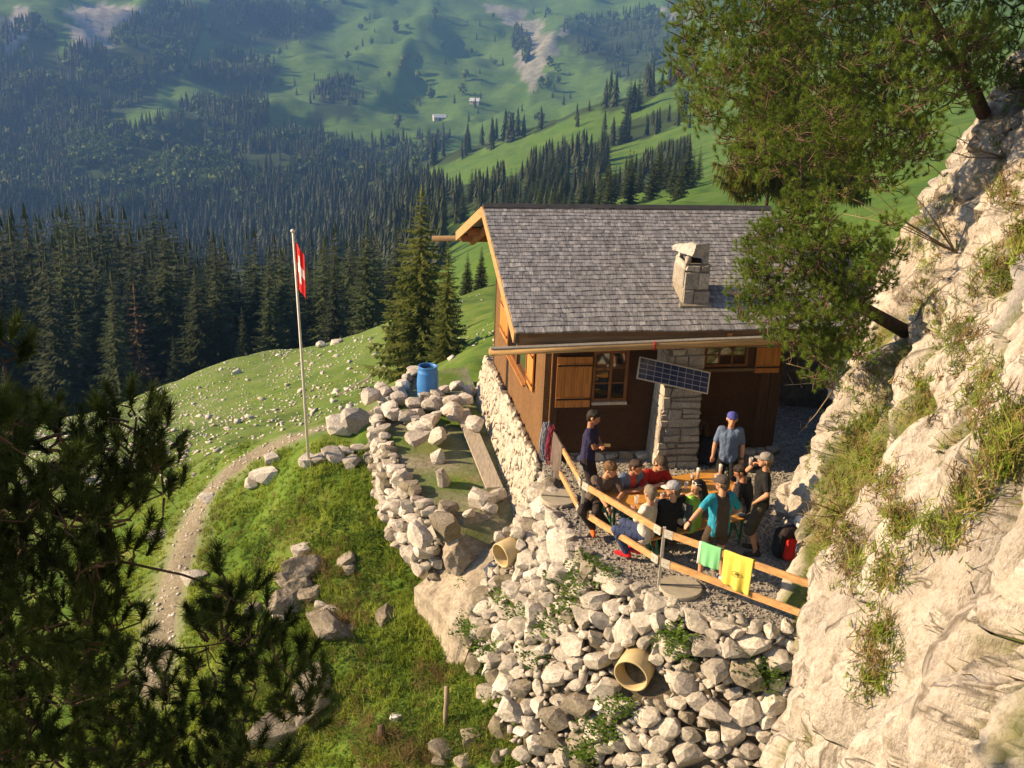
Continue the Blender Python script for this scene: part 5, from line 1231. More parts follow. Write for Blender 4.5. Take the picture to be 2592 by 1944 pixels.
for sel, nm, mt, lb in ((ids[:k], 'cliff_grass', M_GRASS, 'green grass tufts in the clefts of the cliff'), (ids[k:], 'dry_cliff_grass', M_STRAW, 'dry straw tufts in the clefts of the cliff')):
    L = np.array([rng.uniform(.10, .22) for _ in sel]); V = blades([cps[i] for i in sel], [cns[i] for i in sel], 18, L, .0065, .42, nrg, np.array([-.15, -.1, -.3]))
    tag(tri_obj(nm, V, np.arange(len(V)).reshape(-1, 3), mt), lb, kind='stuff')
# bare twigs of shrubs on the cliff
def bare(px, py, tips, lb, seed):
    c, nn = cliff_hit(px, py)
    if c is None: return
    r = random.Random(seed); m = MB(); d0 = math.hypot(c.x, c.y)
    for tx_, ty_ in tips:
        e = at(tx_, ty_, d0-r.uniform(.2, .9)); a = c; mid_ = a.lerp(e, .5)+Vector((r.gauss(0, .08), r.gauss(0, .08), r.uniform(-.08, .12)))
        m.tube([a-c, mid_-c, e-c], [.013, .009, .004], 5)
        for k in range(4):
            t = r.uniform(.35, .95); b = mid_.lerp(e, t); f = b+Vector((r.gauss(0, .13), r.gauss(0, .13), r.uniform(-.02, .2))); m.tube([b-c, f-c], [.005, .0025], 4)
    o = m.build('bare_shrub', simple('twig_%d' % seed, (.30, .22, .13), .85, .3, 8), None, True); o.location = c; tag(o, lb, 'shrub')
bare(2110, 985, [(1985, 975), (1990, 920), (2040, 950), (2035, 880), (2020, 1100), (2075, 900)], 'bare budding twigs at the cliff foot beside the hut', 31)
bare(2420, 640, [(2330, 560), (2370, 520), (2180, 520), (2130, 540), (2240, 430), (2200, 470), (2100, 480)], 'long bare twigs arching over the cliff edge below the big pine', 32)
bare(2545, 400, [(2420, 345), (2450, 400), (2390, 380), (2500, 300)], 'bare twigs against the bright upper cliff', 33)
bare(2130, 1300, [(2030, 1270), (2020, 1300), (2070, 1250), (2040, 1340)], 'fine dry twigs low on the shaded cliff', 34)

# ================================================================== terrace furniture
TA, TB = Vector((.881, .474, 0)), Vector((-.474, .881, 0)); TC = Vector((2.685, 16.09, 0)); TYAW = math.atan2(.474, .881)
M_TABLE = simple('varnished_orange_wood', (.55, .27, .055), .38, .22, 2.2, .12, .003, spec=.5, stretch=(1, 14, 14))
M_GREEN = simple('green_steel', (.03, .16, .07), .45, .2, 10, .1, .002)
def beer_table():
    e = empty('beer_table', TC, TYAW); tag(e, 'long orange varnished wooden beer table with green folding legs', 'table')
    for k in range(5): MB().box(-1.14, 1.14, -.40+k*.16+.001, -.40+(k+1)*.16-.001, .742, .770).build('table_board' if k else 'table_top', M_TABLE, e)
    fr = MB(); fr.box(-1.12, 1.12, -.36, -.33, .70, .741).box(-1.12, 1.12, .33, .36, .70, .741).build('frame', M_GREEN, e)
    for s in (-1, 1):
        for y in (-.3, .3):
            MB().beam((s*.86, y, .0), (s*.90, y, .70), .035, .035, (0, 1, 0)).build('leg', M_GREEN, e)
        MB().beam((s*.865, -.28, .08), (s*.895, .28, .62), .025, .02, (1, 0, 0)).beam((s*.865, .28, .08), (s*.895, -.28, .62), .025, .02, (1, 0, 0)).build('brace', M_GREEN, e)
beer_table()
def bench(off, label):
    e = empty('bench', TC+off, TYAW); tag(e, label, 'bench', 'benches at the beer table')
    MB().box(-1.08, 1.08, -.13, .13, .44, .468).build('seat', M_TABLE, e)
    for s in (-1, 1):
        for y in (-.10, .10): MB().beam((s*.80, y*1.3, 0), (s*.84, y, .438), .03, .03, (0, 1, 0)).build('leg', M_GREEN, e)
        MB().beam((s*.815, -.11, .1), (s*.83, .11, .36), .02, .02, (1, 0, 0)).build('brace', M_GREEN, e)
bench(TB*.62, 'orange wooden bench on the hut side of the table'); bench(-TB*.74, 'orange wooden bench on the railing side of the table')
def glassy(name, col, rough=.03):
    m, nt, b = base(name, rough, .5); b.inputs['Base Color'].default_value = (*col, 1); b.inputs['Alpha'].default_value = .28; return m
M_DRINKG = glassy('clear_glass', (.9, .92, .92)); M_BEER = simple('amber_beer', (.50, .16, .02), .15, .1, 9, 0); M_FOAM = simple('beer_foam', (.8, .74, .62), .8, .05, 20, .2, .003); M_RED = simple('red_drink', (.42, .02, .03), .2, .1, 9, 0)
def tumbler(P, h, r, label, drink=None, foam=False, lvl=.75):
    e = empty('drinking_glass', P); tag(e, label, 'glass')
    MB().lathe([(r*.7, 0), (r, h), (r*.93, h), (r*.64, .012)], n=14).build('glass', M_DRINKG, e, True)
    if drink: MB().lathe([(r*.62, .013), (r*.62+(r*.29)*lvl, h*lvl)], n=14).build('drink', drink, e, True)
    if foam: MB().lathe([(r*.62+(r*.29)*lvl, h*lvl+.001), (r*.90, h*1.02)], n=14).build('foam', M_FOAM, e, True)
tz = .771
for px, py, h, r, lb, dr, fo_ in [(1822, 1205, .21, .036, 'tall full beer glass with foam, farthest on the table', M_BEER, True), (1766, 1212, .19, .036, 'full beer glass with foam near the red-shirted man', M_BEER, True), (1825, 1222, .13, .034, 'empty water glass beside the tall beer', None, False), (1812, 1216, .12, .033, 'empty tumbler left of the tall beer', None, False), (1832, 1219, .11, .03, 'small empty glass right of the tall beer', None, False), (1752, 1219, .15, .04, 'half empty glass behind the woman', M_BEER, False), (1735, 1240, .14, .036, 'clear glass between the capped man and the woman', None, False), (1675, 1262, .1, .034, 'glass of red drink in front of the man in black', M_RED, False), (1688, 1257, .1, .034, 'second glass of red drink near the capped man', M_RED, False), (1610, 1275, .14, .038, 'wine glass by the man in white', None, False)]:
    tumbler(gp(px, py, tz), h, r, lb, dr, fo_)
# concrete parasol bases
for px, py, r, lb in ((1415, 1262, .33, 'round concrete slab with a centre hole, near the hut corner'), (1722, 1490, .325, 'round concrete slab with a centre hole, beside the railing post')):
    m = MB(); m.lathe([(.035, 0), (r, 0), (r, .05), (r-.012, .06), (.035, .06), (.035, 0)], n=40, close=False)
    o = m.build('concrete_disc', simple('cast_concrete', (.36, .33, .26), .9, .18, 8, .4, .006) if 'cast_concrete' not in MATS else MATS['cast_concrete'], None); o.location = gp(px, py, .03); o.location.z = .012; tag(o, lb, 'concrete disc')
    MB().box(-.028, .028, -r+.02, r-.02, .0605, .0625).build('joint', simple('joint_dark', (.10, .09, .075), .9) if 'joint_dark' not in MATS else MATS['joint_dark'], o); o.rotation_euler[2] = 1.5
# drain pipes in the rubble
M_PIPE = simple('cream_pipe', (.50, .40, .22), .55, .14, 5, .15, .004)
for (c, rr_), dirv, lb in ((PIPES[0], Vector((-.75, -.62, -.12)), 'cream drain pipe sticking out of the rubble beside the slab, seen from its side'), (PIPES[1], Vector((-.42, -.86, -.10)), 'wide cream drain pipe opening towards the viewer in the rubble wall')):
    M = dirv.normalized().to_track_quat('Z', 'Y').to_matrix(); m = MB(); m.lathe([(rr_*.90, -.5), (rr_, -.5), (rr_, .20), (rr_*.98, .215), (rr_*.89, .215), (rr_*.87, .19), (rr_*.87, -.49)], n=36, M=M, close=False)
    o = m.build('drain_pipe', M_PIPE, None, True); o.location = c; tag(o, lb, 'pipe')
    MB().lathe([(rr_*.86, -.48), (.002, -.479)], n=24, M=M, close=False).build('back', simple('pipe_dark', (.12, .09, .05), .9) if 'pipe_dark' not in MATS else MATS['pipe_dark'], o)
    for k in range(9):
        a = k*.7; q = M @ Vector((math.cos(a)*(rr_+.1), math.sin(a)*(rr_+.1), -.12+.05*math.sin(k*2.1))); rd = .10+.03*math.sin(k*3.3)
        stone_obj(WI @ (c+q), (rd*1.2, rd, rd*.85), rotm(rng, .6), M_STONE, wall)
# railing ---------------------------------------------------------------
rail = empty('railing', Vector((2.31, 14.2, 0))); tag(rail, 'two-rail orange plank railing on galvanised posts round the terrace edge', 'railing')
ri = Vector(rail.location); M_RAIL = simple('orange_rail_plank', (.50, .285, .12), .7, .35, 2.5, .25, .005, stretch=(3, 3, 8)); 
pA, pB, pC, pD = Vector((.80, 17.85, 0)), Vector((1.22, 15.74, 0)), Vector((2.33, 14.21, 0)), Vector((4.34, 12.75, 0))
for z in (.96, .48):
    for a, b in ((pA, pB), (pB, pC), (pC, pD)):
        d = (b-a).normalized(); n = Vector((d.y, -d.x, 0))*.03
        MB().beam(a+d*.03+n+Vector((0, 0, z))-ri, b-d*.03+n+Vector((0, 0, z))-ri, .032, .102).build('rail_plank', M_RAIL, rail)
for p in (pA, pB, pC):
    po = MB().beam(p-ri+Vector((0, 0, -.15)), p-ri+Vector((0, 0, 1.03)), .042, .042, (0, 1, 0)).build('post', M_TIN, rail)
    for z in (.96, .48):
        if p is pA: continue
        for a, b in ((pA, pB), (pB, pC), (pC, pD)):
            if (a-p).length < .01 or (b-p).length < .01:
                d = (b-a).normalized(); s_ = 1 if (a-p).length < .01 else -1; n = Vector((d.y, -d.x, 0))*.0495
                br_ = MB().beam(p+d*s_*.025+n+Vector((0, 0, z))-ri, p+d*s_*.17+n+Vector((0, 0, z))-ri, .004, .135).build('bracket', M_TIN, po)
                for t in (.06, .13): MB().lathe([(.012, 0), (.012, .01)], p+d*s_*t+n+Vector((0, 0, z))-ri, 8, M=n.normalized().to_track_quat('Z', 'Y').to_matrix()).build('bolt', M_TIN, po)
def cloth(name, A, B, drop, mat, label, cat, fold=.02, seed=1, skew=0.0, back=.25, taper=0.0, nx=26, ny=20):
    """cloth hung over the rail from A to B (top edge), falling drop in front and part of it behind"""
    r = np.random.default_rng(seed); d = (B-A).normalized(); n = Vector((d.y, -d.x, 0)); V = []; 
    for j in range(-6, ny+1):
        for i in range(nx+1):
            u = i/nx; t = j/ny; p = A.lerp(B, u)
            if j < 0: q = p-n*.03-n*.004+Vector((0, 0, -abs(j)/6*drop*back+.0))-n*(.01*math.sin(u*9))
            else:
                dr = drop*t*(1+skew*(u-.5)*2); w_ = fold*t*math.sin(u*16+seed)+fold*.7*t*math.sin(u*7.3+seed*2); q = p+n*(.055+w_+.02*t)+Vector((0, 0, -dr))+d*((.5-u)*taper*t*(B-A).length)
            V.append(q+Vector((0, 0, .015 if j == 0 else 0)))
    nr = ny+7; F = [(j*(nx+1)+i, j*(nx+1)+i+1, (j+1)*(nx+1)+i+1, (j+1)*(nx+1)+i) for j in range(nr-1) for i in range(nx)]
    o = mesh_obj(name, [v-A for v in V], F, mat, None, True); o.location = A; sm = o.modifiers.new('thickness', 'SOLIDIFY'); sm.thickness = .004; tag(o, label, cat); return o
def rail_pt(px): 
    # point on the right section's top edge under that picture column
    best = min((abs(projp(pC.lerp(pD, t)+Vector((0, 0, 1.02)))[0]-px), t) for t in np.linspace(0, 1, 400)); return pC.lerp(pD, best[1])+Vector((0, 0, 1.02))
def two_tone(name, a, b, axis_stops):
    m, nt, bb = base(name, .85, .2); tc = nt.nodes.new('ShaderNodeTexCoord'); sx = nt.nodes.new('ShaderNodeSeparateXYZ'); lnk(nt, tc.outputs['Generated'], sx.inputs[0])
    n = nt.nodes.new('ShaderNodeValToRGB'); n.color_ramp.interpolation = 'CONSTANT'; e = n.color_ramp.elements; e[0].position = 0; e[0].color = (*b, 1); e[1].position = axis_stops[0]; e[1].color = (*a, 1); q = e.new(axis_stops[1]); q.color = (*b, 1)
    lnk(nt, sx.outputs[0], n.inputs[0]); lnk(nt, n.outputs[0], bb.inputs['Base Color']); bump(nt, bb, noise(nt, 60, 3), .2, .003); return m
cloth('shorts', rail_pt(1775), rail_pt(1830), .33, two_tone('mint_green_cloth', (.20, .55, .26), (.75, .74, .70), (.10, .90)), 'mint green sports shorts with white edges hung on the railing', 'shorts', .012, 2, .0, .4)
m_y = simple('yellow_cloth', (.72, .58, .10), .85, .08, 9, .2, .003)
sh_y = cloth('t_shirt', rail_pt(1838), rail_pt(1912), .52, m_y, 'bright yellow t-shirt with a dark chest print drying on the railing', 't-shirt', .022, 5, .06, .3)
d_ = (pD-pC).normalized(); n_ = Vector((d_.y, -d_.x, 0)); ctr = rail_pt(1838).lerp(rail_pt(1912), .50)+n_*.10+Vector((0, 0, -.27))
m = MB(); m.tube([ctr-sh_y.location+d_*(.055*math.cos(t))+Vector((0, 0, .04*math.sin(t))) for t in np.linspace(0, 6.283, 17)], .004, 5, cap=False)
for q_ in ((-.02, -.004), (.0, .008), (.02, -.002)): m.beam(ctr-sh_y.location+d_*(q_[0]-.016)+Vector((0, 0, q_[1]-.012)), ctr-sh_y.location+d_*(q_[0]+.016)+Vector((0, 0, q_[1]+.012)), .004, .016, n_)
m.build('chest_print', simple('print_ink', (.06, .05, .04), .8, .1), sh_y)
cloth('jacket', pA.lerp(pB, .05)+Vector((0, 0, 1.02)), pA.lerp(pB, .38)+Vector((0, 0, 1.02)), .62, simple('grey_brown_cloth', (.13, .10, .085), .9, .2, 7, .3, .004), 'grey-brown jacket hung over the railing beside the climbing ropes', 'jacket', .03, 8, .1, .6, .3)
def rope_coil(P, col, label, seed, w_=.11, h=.72, n=15):
    r = random.Random(seed); m = MB()
    for k in range(n):
        x = r.uniform(-1, 1)*.055; y = r.uniform(-.05, .05); hh = h*r.uniform(.78, 1.05); ww = w_*r.uniform(.45, 1); pts = []
        for t in np.linspace(0, 6.283, 18): pts.append(Vector((x+ww*.9*math.sin(t)*(.35+.65*(1-math.cos(t))/2), y+.04*math.sin(t*2+k), -hh/2+hh/2*math.cos(t))))
        m.tube(pts, .0085, 5, cap=False)
    o = m.build('climbing_rope', simple('rope_%d' % seed, col, .9, .35, 40, .5, .004), None, True); o.location = P; tag(o, label, 'rope'); return o
rope_coil(pA+Vector((-.06, -.06, 1.10)), (.24, .035, .06), 'dark red climbing rope coil hung on the railing end', 3); rope_coil(pA+Vector((-.15, .06, 1.12)), (.22, .24, .30), 'grey-blue climbing rope coil hung behind the red one', 4)
# flagpole with flag -------------------------------------------------------
Fb = gp(783, 1165, -1.95); Fb.z = height(Fb.x, Fb.y)
fd = math.hypot(Fb.x, Fb.y); Ft = at(741, 585, fd)
fp = empty('flagpole', Fb); tag(fp, 'tall white flagpole standing on the grass knoll', 'flagpole')
MB().tube([Vector((0, 0, -.3)), (Ft-Fb)*.5, Ft-Fb], [.035, .03, .022], 10).build('pole', simple('white_paint_pole', (.72, .68, .58), .5, .1, 5, .1), fp, True)
MB().lathe([(.0, -.02), (.045, -.02), (.05, .02), (.0, .05)], Ft-Fb, 12).build('pole_cap', MATS['white_paint_pole'], fp, True)
MB().tube([(Ft-Fb)*.2+Vector((.03, -.02, 0)), (Ft-Fb)*.99+Vector((.03, -.02, 0))], .005, 5).build('halyard', M_TIN, fp)
up_ = (Ft-Fb).normalized(); fr0 = Fb+(Ft-Fb)*.955; V = []; F = []; NX, NY = 34, 30; FHt, FWd = 1.08, 1.05; mi = []
for j in range(NY+1):
    for i in range(NX+1):
        u, v = i/NX, j/NY; wv = math.sin(u*8.5+v*1.4); q = fr0-up_*(v*FHt*.95+.20*u*u+.03*wv*u)+Vector((.03+.21*u+.022*wv*u, -.27*u+.045*wv*(.3+.7*u), 0)); V.append(q-fr0)
for j in range(NY):
    for i in range(NX):
        F.append((j*(NX+1)+i, j*(NX+1)+i+1, (j+1)*(NX+1)+i+1, (j+1)*(NX+1)+i)); u, v = (i+.5)/NX, (j+.5)/NY; a, b = abs(u-.5), abs(v-.5)
        mi.append(1 if (a < .10 and b < .31) or (b < .10 and a < .31) else 0)
fo_ = mesh_obj('flag', V, F, [simple('flag_red', (.62, .02, .02), .8, .1, 20, .1), simple('flag_white', (.78, .74, .68), .8, .05, 20, .1)], None, True); fo_.data.polygons.foreach_set('material_index', mi); fo_.location = fr0; tag(fo_, 'red flag with white cross hanging limp from the flagpole', 'flag')
# barrel ----------------------------------------------------------------
Bp = gp(1082, 1012, -1.05); br = empty('barrel', Bp); tag(br, 'open blue plastic barrel on the stones left of the hut', 'barrel'); M_BLUE = simple('blue_plastic', (.05, .20, .52), .42, .12, 6, .1, .004)
MB().lathe([(.215, 0), (.23, .02), (.24, .12), (.25, .13), (.25, .16), (.245, .18), (.262, .36), (.262, .52), (.245, .68), (.25, .70), (.25, .73), (.235, .75), (.225, .84), (.235, .85), (.235, .875), (.205, .875), (.205, .80), (.23, .55)], n=28).build('body', M_BLUE, br, True)
MB().lathe([(.20, .80), (.19, .795)], n=28).build('water', simple('barrel_inside', (.02, .05, .07), .08, .1), br)
# plank, post, small things ----------------------------------------------
a, b = gp(1168, 1035, -.92), gp(1252, 1236, -1.02); o = MB().beam(Vector((0, 0, 0)), b-a, .34, .05).build('plank', simple('grey_plank', (.36, .32, .26), .85, .3, 3, .5, .008, stretch=(9, 1.2, 9)), None); o.location = a; tag(o, 'long weathered grey plank lying beside the stone foundation', 'plank')
P = hit(1128, 1838, 11); m = MB(); m.tube([(0, 0, -.15), (-.005, .0, .3), (.01, 0, .55), (.0, .01, .80)], [.048, .045, .046, .043], 10); o = m.build('fence_post', simple('grey_stake', (.30, .24, .17), .9, .3, 8, .6, .01, stretch=(5, 5, .6)), None, True); o.location = P; tag(o, 'short weathered wooden stake standing in the grass below the rubble', 'post')
P = hit(1000, 1825); o = boulder(P+Vector((0, 0, .06)), (.12, .09, .09), rotm(rng, .2), simple('white_scrap', (.62, .62, .6), .7, .1), 'small white stone lying alone in the lower grass', 61, 'stone', 'white_stone')
P = hit(965, 1880, 11); m = MB(); m.tube([(0, 0, -.1), (.0, .0, .35)], [.08, .065], 9); o = m.build('tree_stump', M_BARK, None, True); o.location = P; tag(o, 'short broken stump in the dry grass at the bottom', 'stump')
# backpack and helmet at the cliff foot -----------------------------------
def blob(name, parts, vox, mat, parent=None, smooth=4):
    """union of tapered capsules (p0, p1, r0, r1) as one continuous surface"""
    V, F = [], []
    for p0, p1, r0, r1 in parts:
        p0, p1 = Vector(p0), Vector(p1); d = p1-p0; L = d.length
        ax = d.normalized() if L > 1e-5 else Vector((0, 0, 1)); s = ax.orthogonal().normalized(); t = ax.cross(s); n = 10; rows = []
        for k in range(5): a = -math.pi/2+k*math.pi/8; rows.append((p0+ax*(r0*math.sin(a)), r0*math.cos(a)))
        for k in range(5): a = k*math.pi/8; rows.append((p1+ax*(r1*math.sin(a)), r1*math.cos(a)))
        b0 = len(V)
        for c, r_ in rows:
            r_ = max(r_, .0008)
            for k in range(n): th = 6.28318*k/n; V.append(c+(s*math.cos(th)+t*math.sin(th))*r_)
        for i in range(len(rows)-1):
            for k in range(n): F.append((b0+i*n+k, b0+i*n+(k+1) % n, b0+(i+1)*n+(k+1) % n, b0+(i+1)*n+k))
        F.append(tuple(b0+k for k in range(n-1, -1, -1))); F.append(tuple(b0+(len(rows)-1)*n+k for k in range(n)))
    me = bpy.data.meshes.new('tmp'); me.from_pydata(V, [], F); o = bpy.data.objects.new('tmp', me); COL.objects.link(o)
    rm = o.modifiers.new('r', 'REMESH'); rm.mode = 'VOXEL'; rm.voxel_size = vox; rm.use_smooth_shade = True
    if smooth: s = o.modifiers.new('s', 'SMOOTH'); s.factor = .5; s.iterations = smooth
    dg = bpy.context.evaluated_depsgraph_get(); m2 = bpy.data.meshes.new_from_object(o.evaluated_get(dg)); m2.name = name
    bpy.data.objects.remove(o); bpy.data.meshes.remove(me)
    m2.materials.clear(); m2.materials.append(mat); m2.polygons.foreach_set('use_smooth', [True]*len(m2.polygons))
    return link(bpy.data.objects.new(name, m2), parent)
def clothmat(nm, col):
    m, nt, b = base(nm, .9, .12); f = noise(nt, 5, 4, .6); c = ramp(nt, f, [(.3, tuple(x*.8 for x in col)), (.7, tuple(min(1, x*1.15) for x in col))]); lnk(nt, c, b.inputs['Base Color'])
    bump(nt, b, math_(nt, 'ADD', math_(nt, 'MULTIPLY', noise(nt, 11, 3, .5, 'Object', (1, 1, .55), 1.2), 1.0), math_(nt, 'MULTIPLY', noise(nt, 120, 2, .6), .08)), .9, .035); return m
def fabric(col, name=None, var=.14):
    nm = 'cloth_%02d%02d%02d' % tuple(int(c*99) for c in col)
    return MATS.get(nm) or clothmat(nm, col)
Pb = gp(1990, 1412, 0); bp = empty('backpack', Pb, .5); tag(bp, 'red and black climbing backpack at the cliff foot', 'backpack')
blob('pack_body', [((-.12, .05, .14), (-.10, .08, .42), .13, .11), ((.08, .05, .14), (.08, .08, .42), .14, .11)], .02, fabric((.03, .028, .03)), bp); blob('front_pocket', [((-.05, -.09, .12), (-.02, -.06, .3), .11, .09), ((.10, -.09, .12), (.10, -.06, .28), .1, .08)], .018, fabric((.62, .03, .02)), bp); blob('lid', [((-.08, .0, .47), (.1, .0, .48), .1, .1)], .018, fabric((.04, .03, .03)), bp)
MB().tube([(-.2, -.06, .1), (-.26, -.1, .3), (-.18, -.02, .45)], .018, 6).build('strap', fabric((.02, .02, .02)), bp, True)
hl = blob('helmet', [((0, 0, .0), (0, .04, .01), .105, .10)], .012, simple('white_helmet', (.75, .75, .72), .3, .04, 9, 0), None); hl.location = Pb+Vector((.16, .02, .62)); tag(hl, 'white climbing helmet hanging on the backpack', 'helmet')
for k in range(5): a = k*.6-1.2; MB().lathe([(.014, 0), (.014, .004)], (.1*math.sin(a), -.092*math.cos(a), .04), 8, M=Vector((math.sin(a), -math.cos(a), .4)).normalized().to_track_quat('Z', 'Y').to_matrix()).build('vent', fabric((.02, .02, .02)), hl)
Pk = gp(1780, 1205, 0); bk = empty('backpack', Pk+Vector((.1, .5, 0)), -.3); tag(bk, 'black backpack leaning in the shade right of the stone pillar', 'backpack')
blob('pack_body', [((-.1, 0, .15), (-.08, .05, .48), .14, .11), ((.1, 0, .15), (.08, .05, .48), .14, .11)], .02, fabric((.02, .02, .022)), bk); MB().tube([(-.12, -.12, .12), (-.14, -.2, .3), (-.1, -.08, .5)], .016, 6).build('strap', fabric((.03, .03, .03)), bk, True)
rc = rope_coil(HM @ Vector((3.15, -.06, .75)), (.17, .12, .08), 'brown rope coil hanging on the dark wall right of the pillar', 9, .2, .85, 10)
rj = blob('red_jacket', [((-.15, 0, .05), (.15, .02, .06), .07, .07), ((-.1, .05, .12), (.12, .05, .13), .05, .05)], .016, fabric((.55, .05, .03)), None); rj.location = TC+TB*.72-TA*.92+Vector((0, 0, .47)); rj.rotation_euler[2] = TYAW; tag(rj, 'bright red jacket on the far bench behind the curly-haired man', 'jacket')

# ================================================================== people
M_SKIN = simple('skin', (.52, .27, .16), .55, .1, 8, .08, .002, spec=.35); M_SKIN2 = simple('skin_tanned', (.42, .20, .11), .55, .1, 8, .08, .002, spec=.35)
M_LIP = simple('lips', (.38, .12, .09), .5, .1, 9, 0); M_EYE = simple('eye_dark', (.03, .02, .015), .25, .1, 9, 0); M_EYEW = simple('eye_white', (.6, .56, .52), .3, .05, 9, 0)
M_LENS = simple('dark_lens', (.02, .02, .025), .08, .1, 9, 0, spec=.8)
def hairmat(col): 
    nm = 'hair_%02d%02d%02d' % tuple(int(c*99) for c in col); return MATS.get(nm) or simple(nm, col, .6, .5, 45, .8, .01, spec=.3, stretch=(1, 1, .35))
def ik(S, Hn, l1, l2, hint):
    d = Hn-S; L = d.length
    if L > (l1+l2)*.995: Hn = S+d.normalized()*(l1+l2)*.995; d = Hn-S; L = d.length
    a = (l1*l1-l2*l2+L*L)/(2*L); h = math.sqrt(max(0, l1*l1-a*a)); u = d.normalized(); hv = hint-u*hint.dot(u)
    hv = hv.normalized() if hv.length > 1e-4 else u.orthogonal(); return S+u*a+hv*h, Hn
def person(label, loc, face, pose='stand', s=1.0, hands=None, hints=None, head=None, head_dir=None, lean=0.0, knees=None, feet=None, shirt=(.3, .3, .3), legs=(.05, .05, .05), shorts=False, shoes=(.05, .05, .05),
           hair=(.05, .035, .025), hair_style='short', cap=None, glasses=None, sleeves=.55, skin=None, watch=None, panels=None, curl=.6, female=False):
    """face: world direction the body faces; hands/knees/feet in body space (x right, y forward, z up) unless given as world Vectors ('w', v)"""
    skin = skin or M_SKIN; f = Vector((face[0], face[1], 0)).normalized(); yaw = math.atan2(-f.x, f.y)
    e = empty('person', loc, yaw); tag(e, label, 'person'); W = Matrix.Translation(loc) @ Matrix.Rotation(yaw, 4, 'Z'); Wi = W.inverted()
    def loc_(p): return (Wi @ Vector(p[1])) if isinstance(p[0], str) else Vector(p)*s
    zp = .95*s if pose == 'stand' else .555
    pel = Vector((0, 0, zp)); hd_dir = Vector((0, math.sin(lean), math.cos(lean)))
    if head is not None: hd_dir = (Wi @ Vector(head)-pel).normalized()
    ht = .68*s*(.95 if female else 1)
    chest = pel+hd_dir*(.36*s)+Vector((0, .012, 0)); neck = pel+hd_dir*(.525*s)+Vector((0, -.005, 0)); hc = pel+hd_dir*ht+Vector((0, .02, 0)); waist = pel+hd_dir*(.15*s)
    # shoulders turn with the trunk
    sw = (.15 if female else .168)*s; tdir = hd_dir; shz = pel+hd_dir*(.475*s)
    sh = {sd: shz+Vector((sd*sw, 0, 0)) for sd in (-1, 1)}
    hands = hands or {}; hints = hints or {}; l1, l2 = .285*s, .25*s; el, hn = {}, {}
    for sd in (-1, 1):
        t = loc_(hands[sd]) if sd in hands else Vector((sd*.25, .03, .86))*s
        h = Vector(hints.get(sd, (sd*.5, -.5, -.4))); el[sd], hn[sd] = ik(sh[sd], t, l1, l2, h)
    hip = {sd: pel+Vector((sd*.09*s, 0, -.03*s)) for sd in (-1, 1)}; kn, an, to = {}, {}, {}
    for sd in (-1, 1):
        if pose == 'stand':
            ft = loc_(feet[sd]) if feet else Vector((sd*.12, 0, 0))*s; an[sd] = ft+Vector((0, 0, .075*s)); kn[sd], _ = ik(hip[sd], an[sd], .44*s, .44*s, Vector((sd*.1, 1, 0)))
        else:
            k_ = loc_(knees[sd]) if knees else Vector((sd*.13, .43, .52)); d = (k_-hip[sd]); kn[sd] = hip[sd]+d.normalized()*.43*s
            ft = loc_(feet[sd]) if feet else Vector((sd*.13, .42, 0)); v = ft+Vector((0, 0, .075))-kn[sd]; an[sd] = kn[sd]+v.normalized()*min(.46*s, v.length)
        to[sd] = an[sd]+Vector((sd*.03, .15, -.045))*s
    # head frame
    hdv = Vector(head_dir) if head_dir is not None else f; hl_ = (Wi.to_3x3() @ hdv).normalized(); Q = hl_.to_track_quat('Y', 'Z').to_matrix()
    def H(x, y, z): return hc+Q @ (Vector((x, y, z))*s)
    B = []
    B += [(pel+Vector((sd*.06*s, 0, -.02)), waist+Vector((sd*.055*s, 0, 0)), .108*s, .098*s) for sd in (-1, 1)]
    B += [(waist+Vector((sd*.055*s, 0, 0)), chest+Vector((sd*.075*s, 0, 0)), .098*s, .112*s*(.92 if female else 1)) for sd in (-1, 1)]
    B += [(chest+Vector((sd*.075*s, 0, 0)), sh[sd]+Vector((-sd*.03, 0, -.01)), .108*s, .062*s) for sd in (-1, 1)]
    if female: B += [(chest+Vector((sd*.075, .075, .0)), chest+Vector((sd*.075, .085, -.02)), .062, .06) for sd in (-1, 1)]
    B += [(pel+Vector((0, 0, 0)), chest+Vector((0, .012, 0)), .105*s, .118*s), (chest+Vector((0, .012, .02)), shz+Vector((0, 0, -.03)), .112*s, .07*s)]
    torso = list(B)
    B += [(neck+Vector((0, -.005, -.03)), hc+Q @ Vector((0, -.02, -.06))*s, .058*s, .052*s)]
    B += [(H(0, -.018, .035), H(0, .022, .028), .092, .086) if False else (H(0, -.022, .035), H(0, .022, .025), .090*s, .084*s), (H(0, .03, -.035), H(0, .045, -.075), .066*s, .045*s), (H(0, .092, .005), H(0, .113, -.022), .010*s, .0155*s), (H(-.03, .085, .028), H(.03, .085, .028), .014*s, .014*s), (H(0, .085, -.058), H(0, .088, -.058), .022*s, .02*s)]
    for sd in (-1, 1): B += [(H(sd*.086, -.012, .015), H(sd*.09, -.02, -.02), .018*s, .013*s)]
    arms, legp = {}, {}
    for sd in (-1, 1):
        fdir = (hn[sd]-el[sd]).normalized(); A = [(sh[sd], el[sd], .056*s, .043*s), (el[sd], el[sd]+(hn[sd]-el[sd])*.35, .043*s, .043*s), (el[sd]+(hn[sd]-el[sd])*.35, hn[sd], .043*s, .028*s)]
        side = fdir.cross(Vector((0, 0, 1))); side = side.normalized() if side.length > .2 else Vector((1, 0, 0)); nrm = side.cross(fdir).normalized()*-1
        palm = hn[sd]+fdir*.045*s; A += [(hn[sd]+side*.012, palm+side*.022, .024*s, .021*s), (hn[sd]-side*.012, palm-side*.022, .024*s, .021*s)]
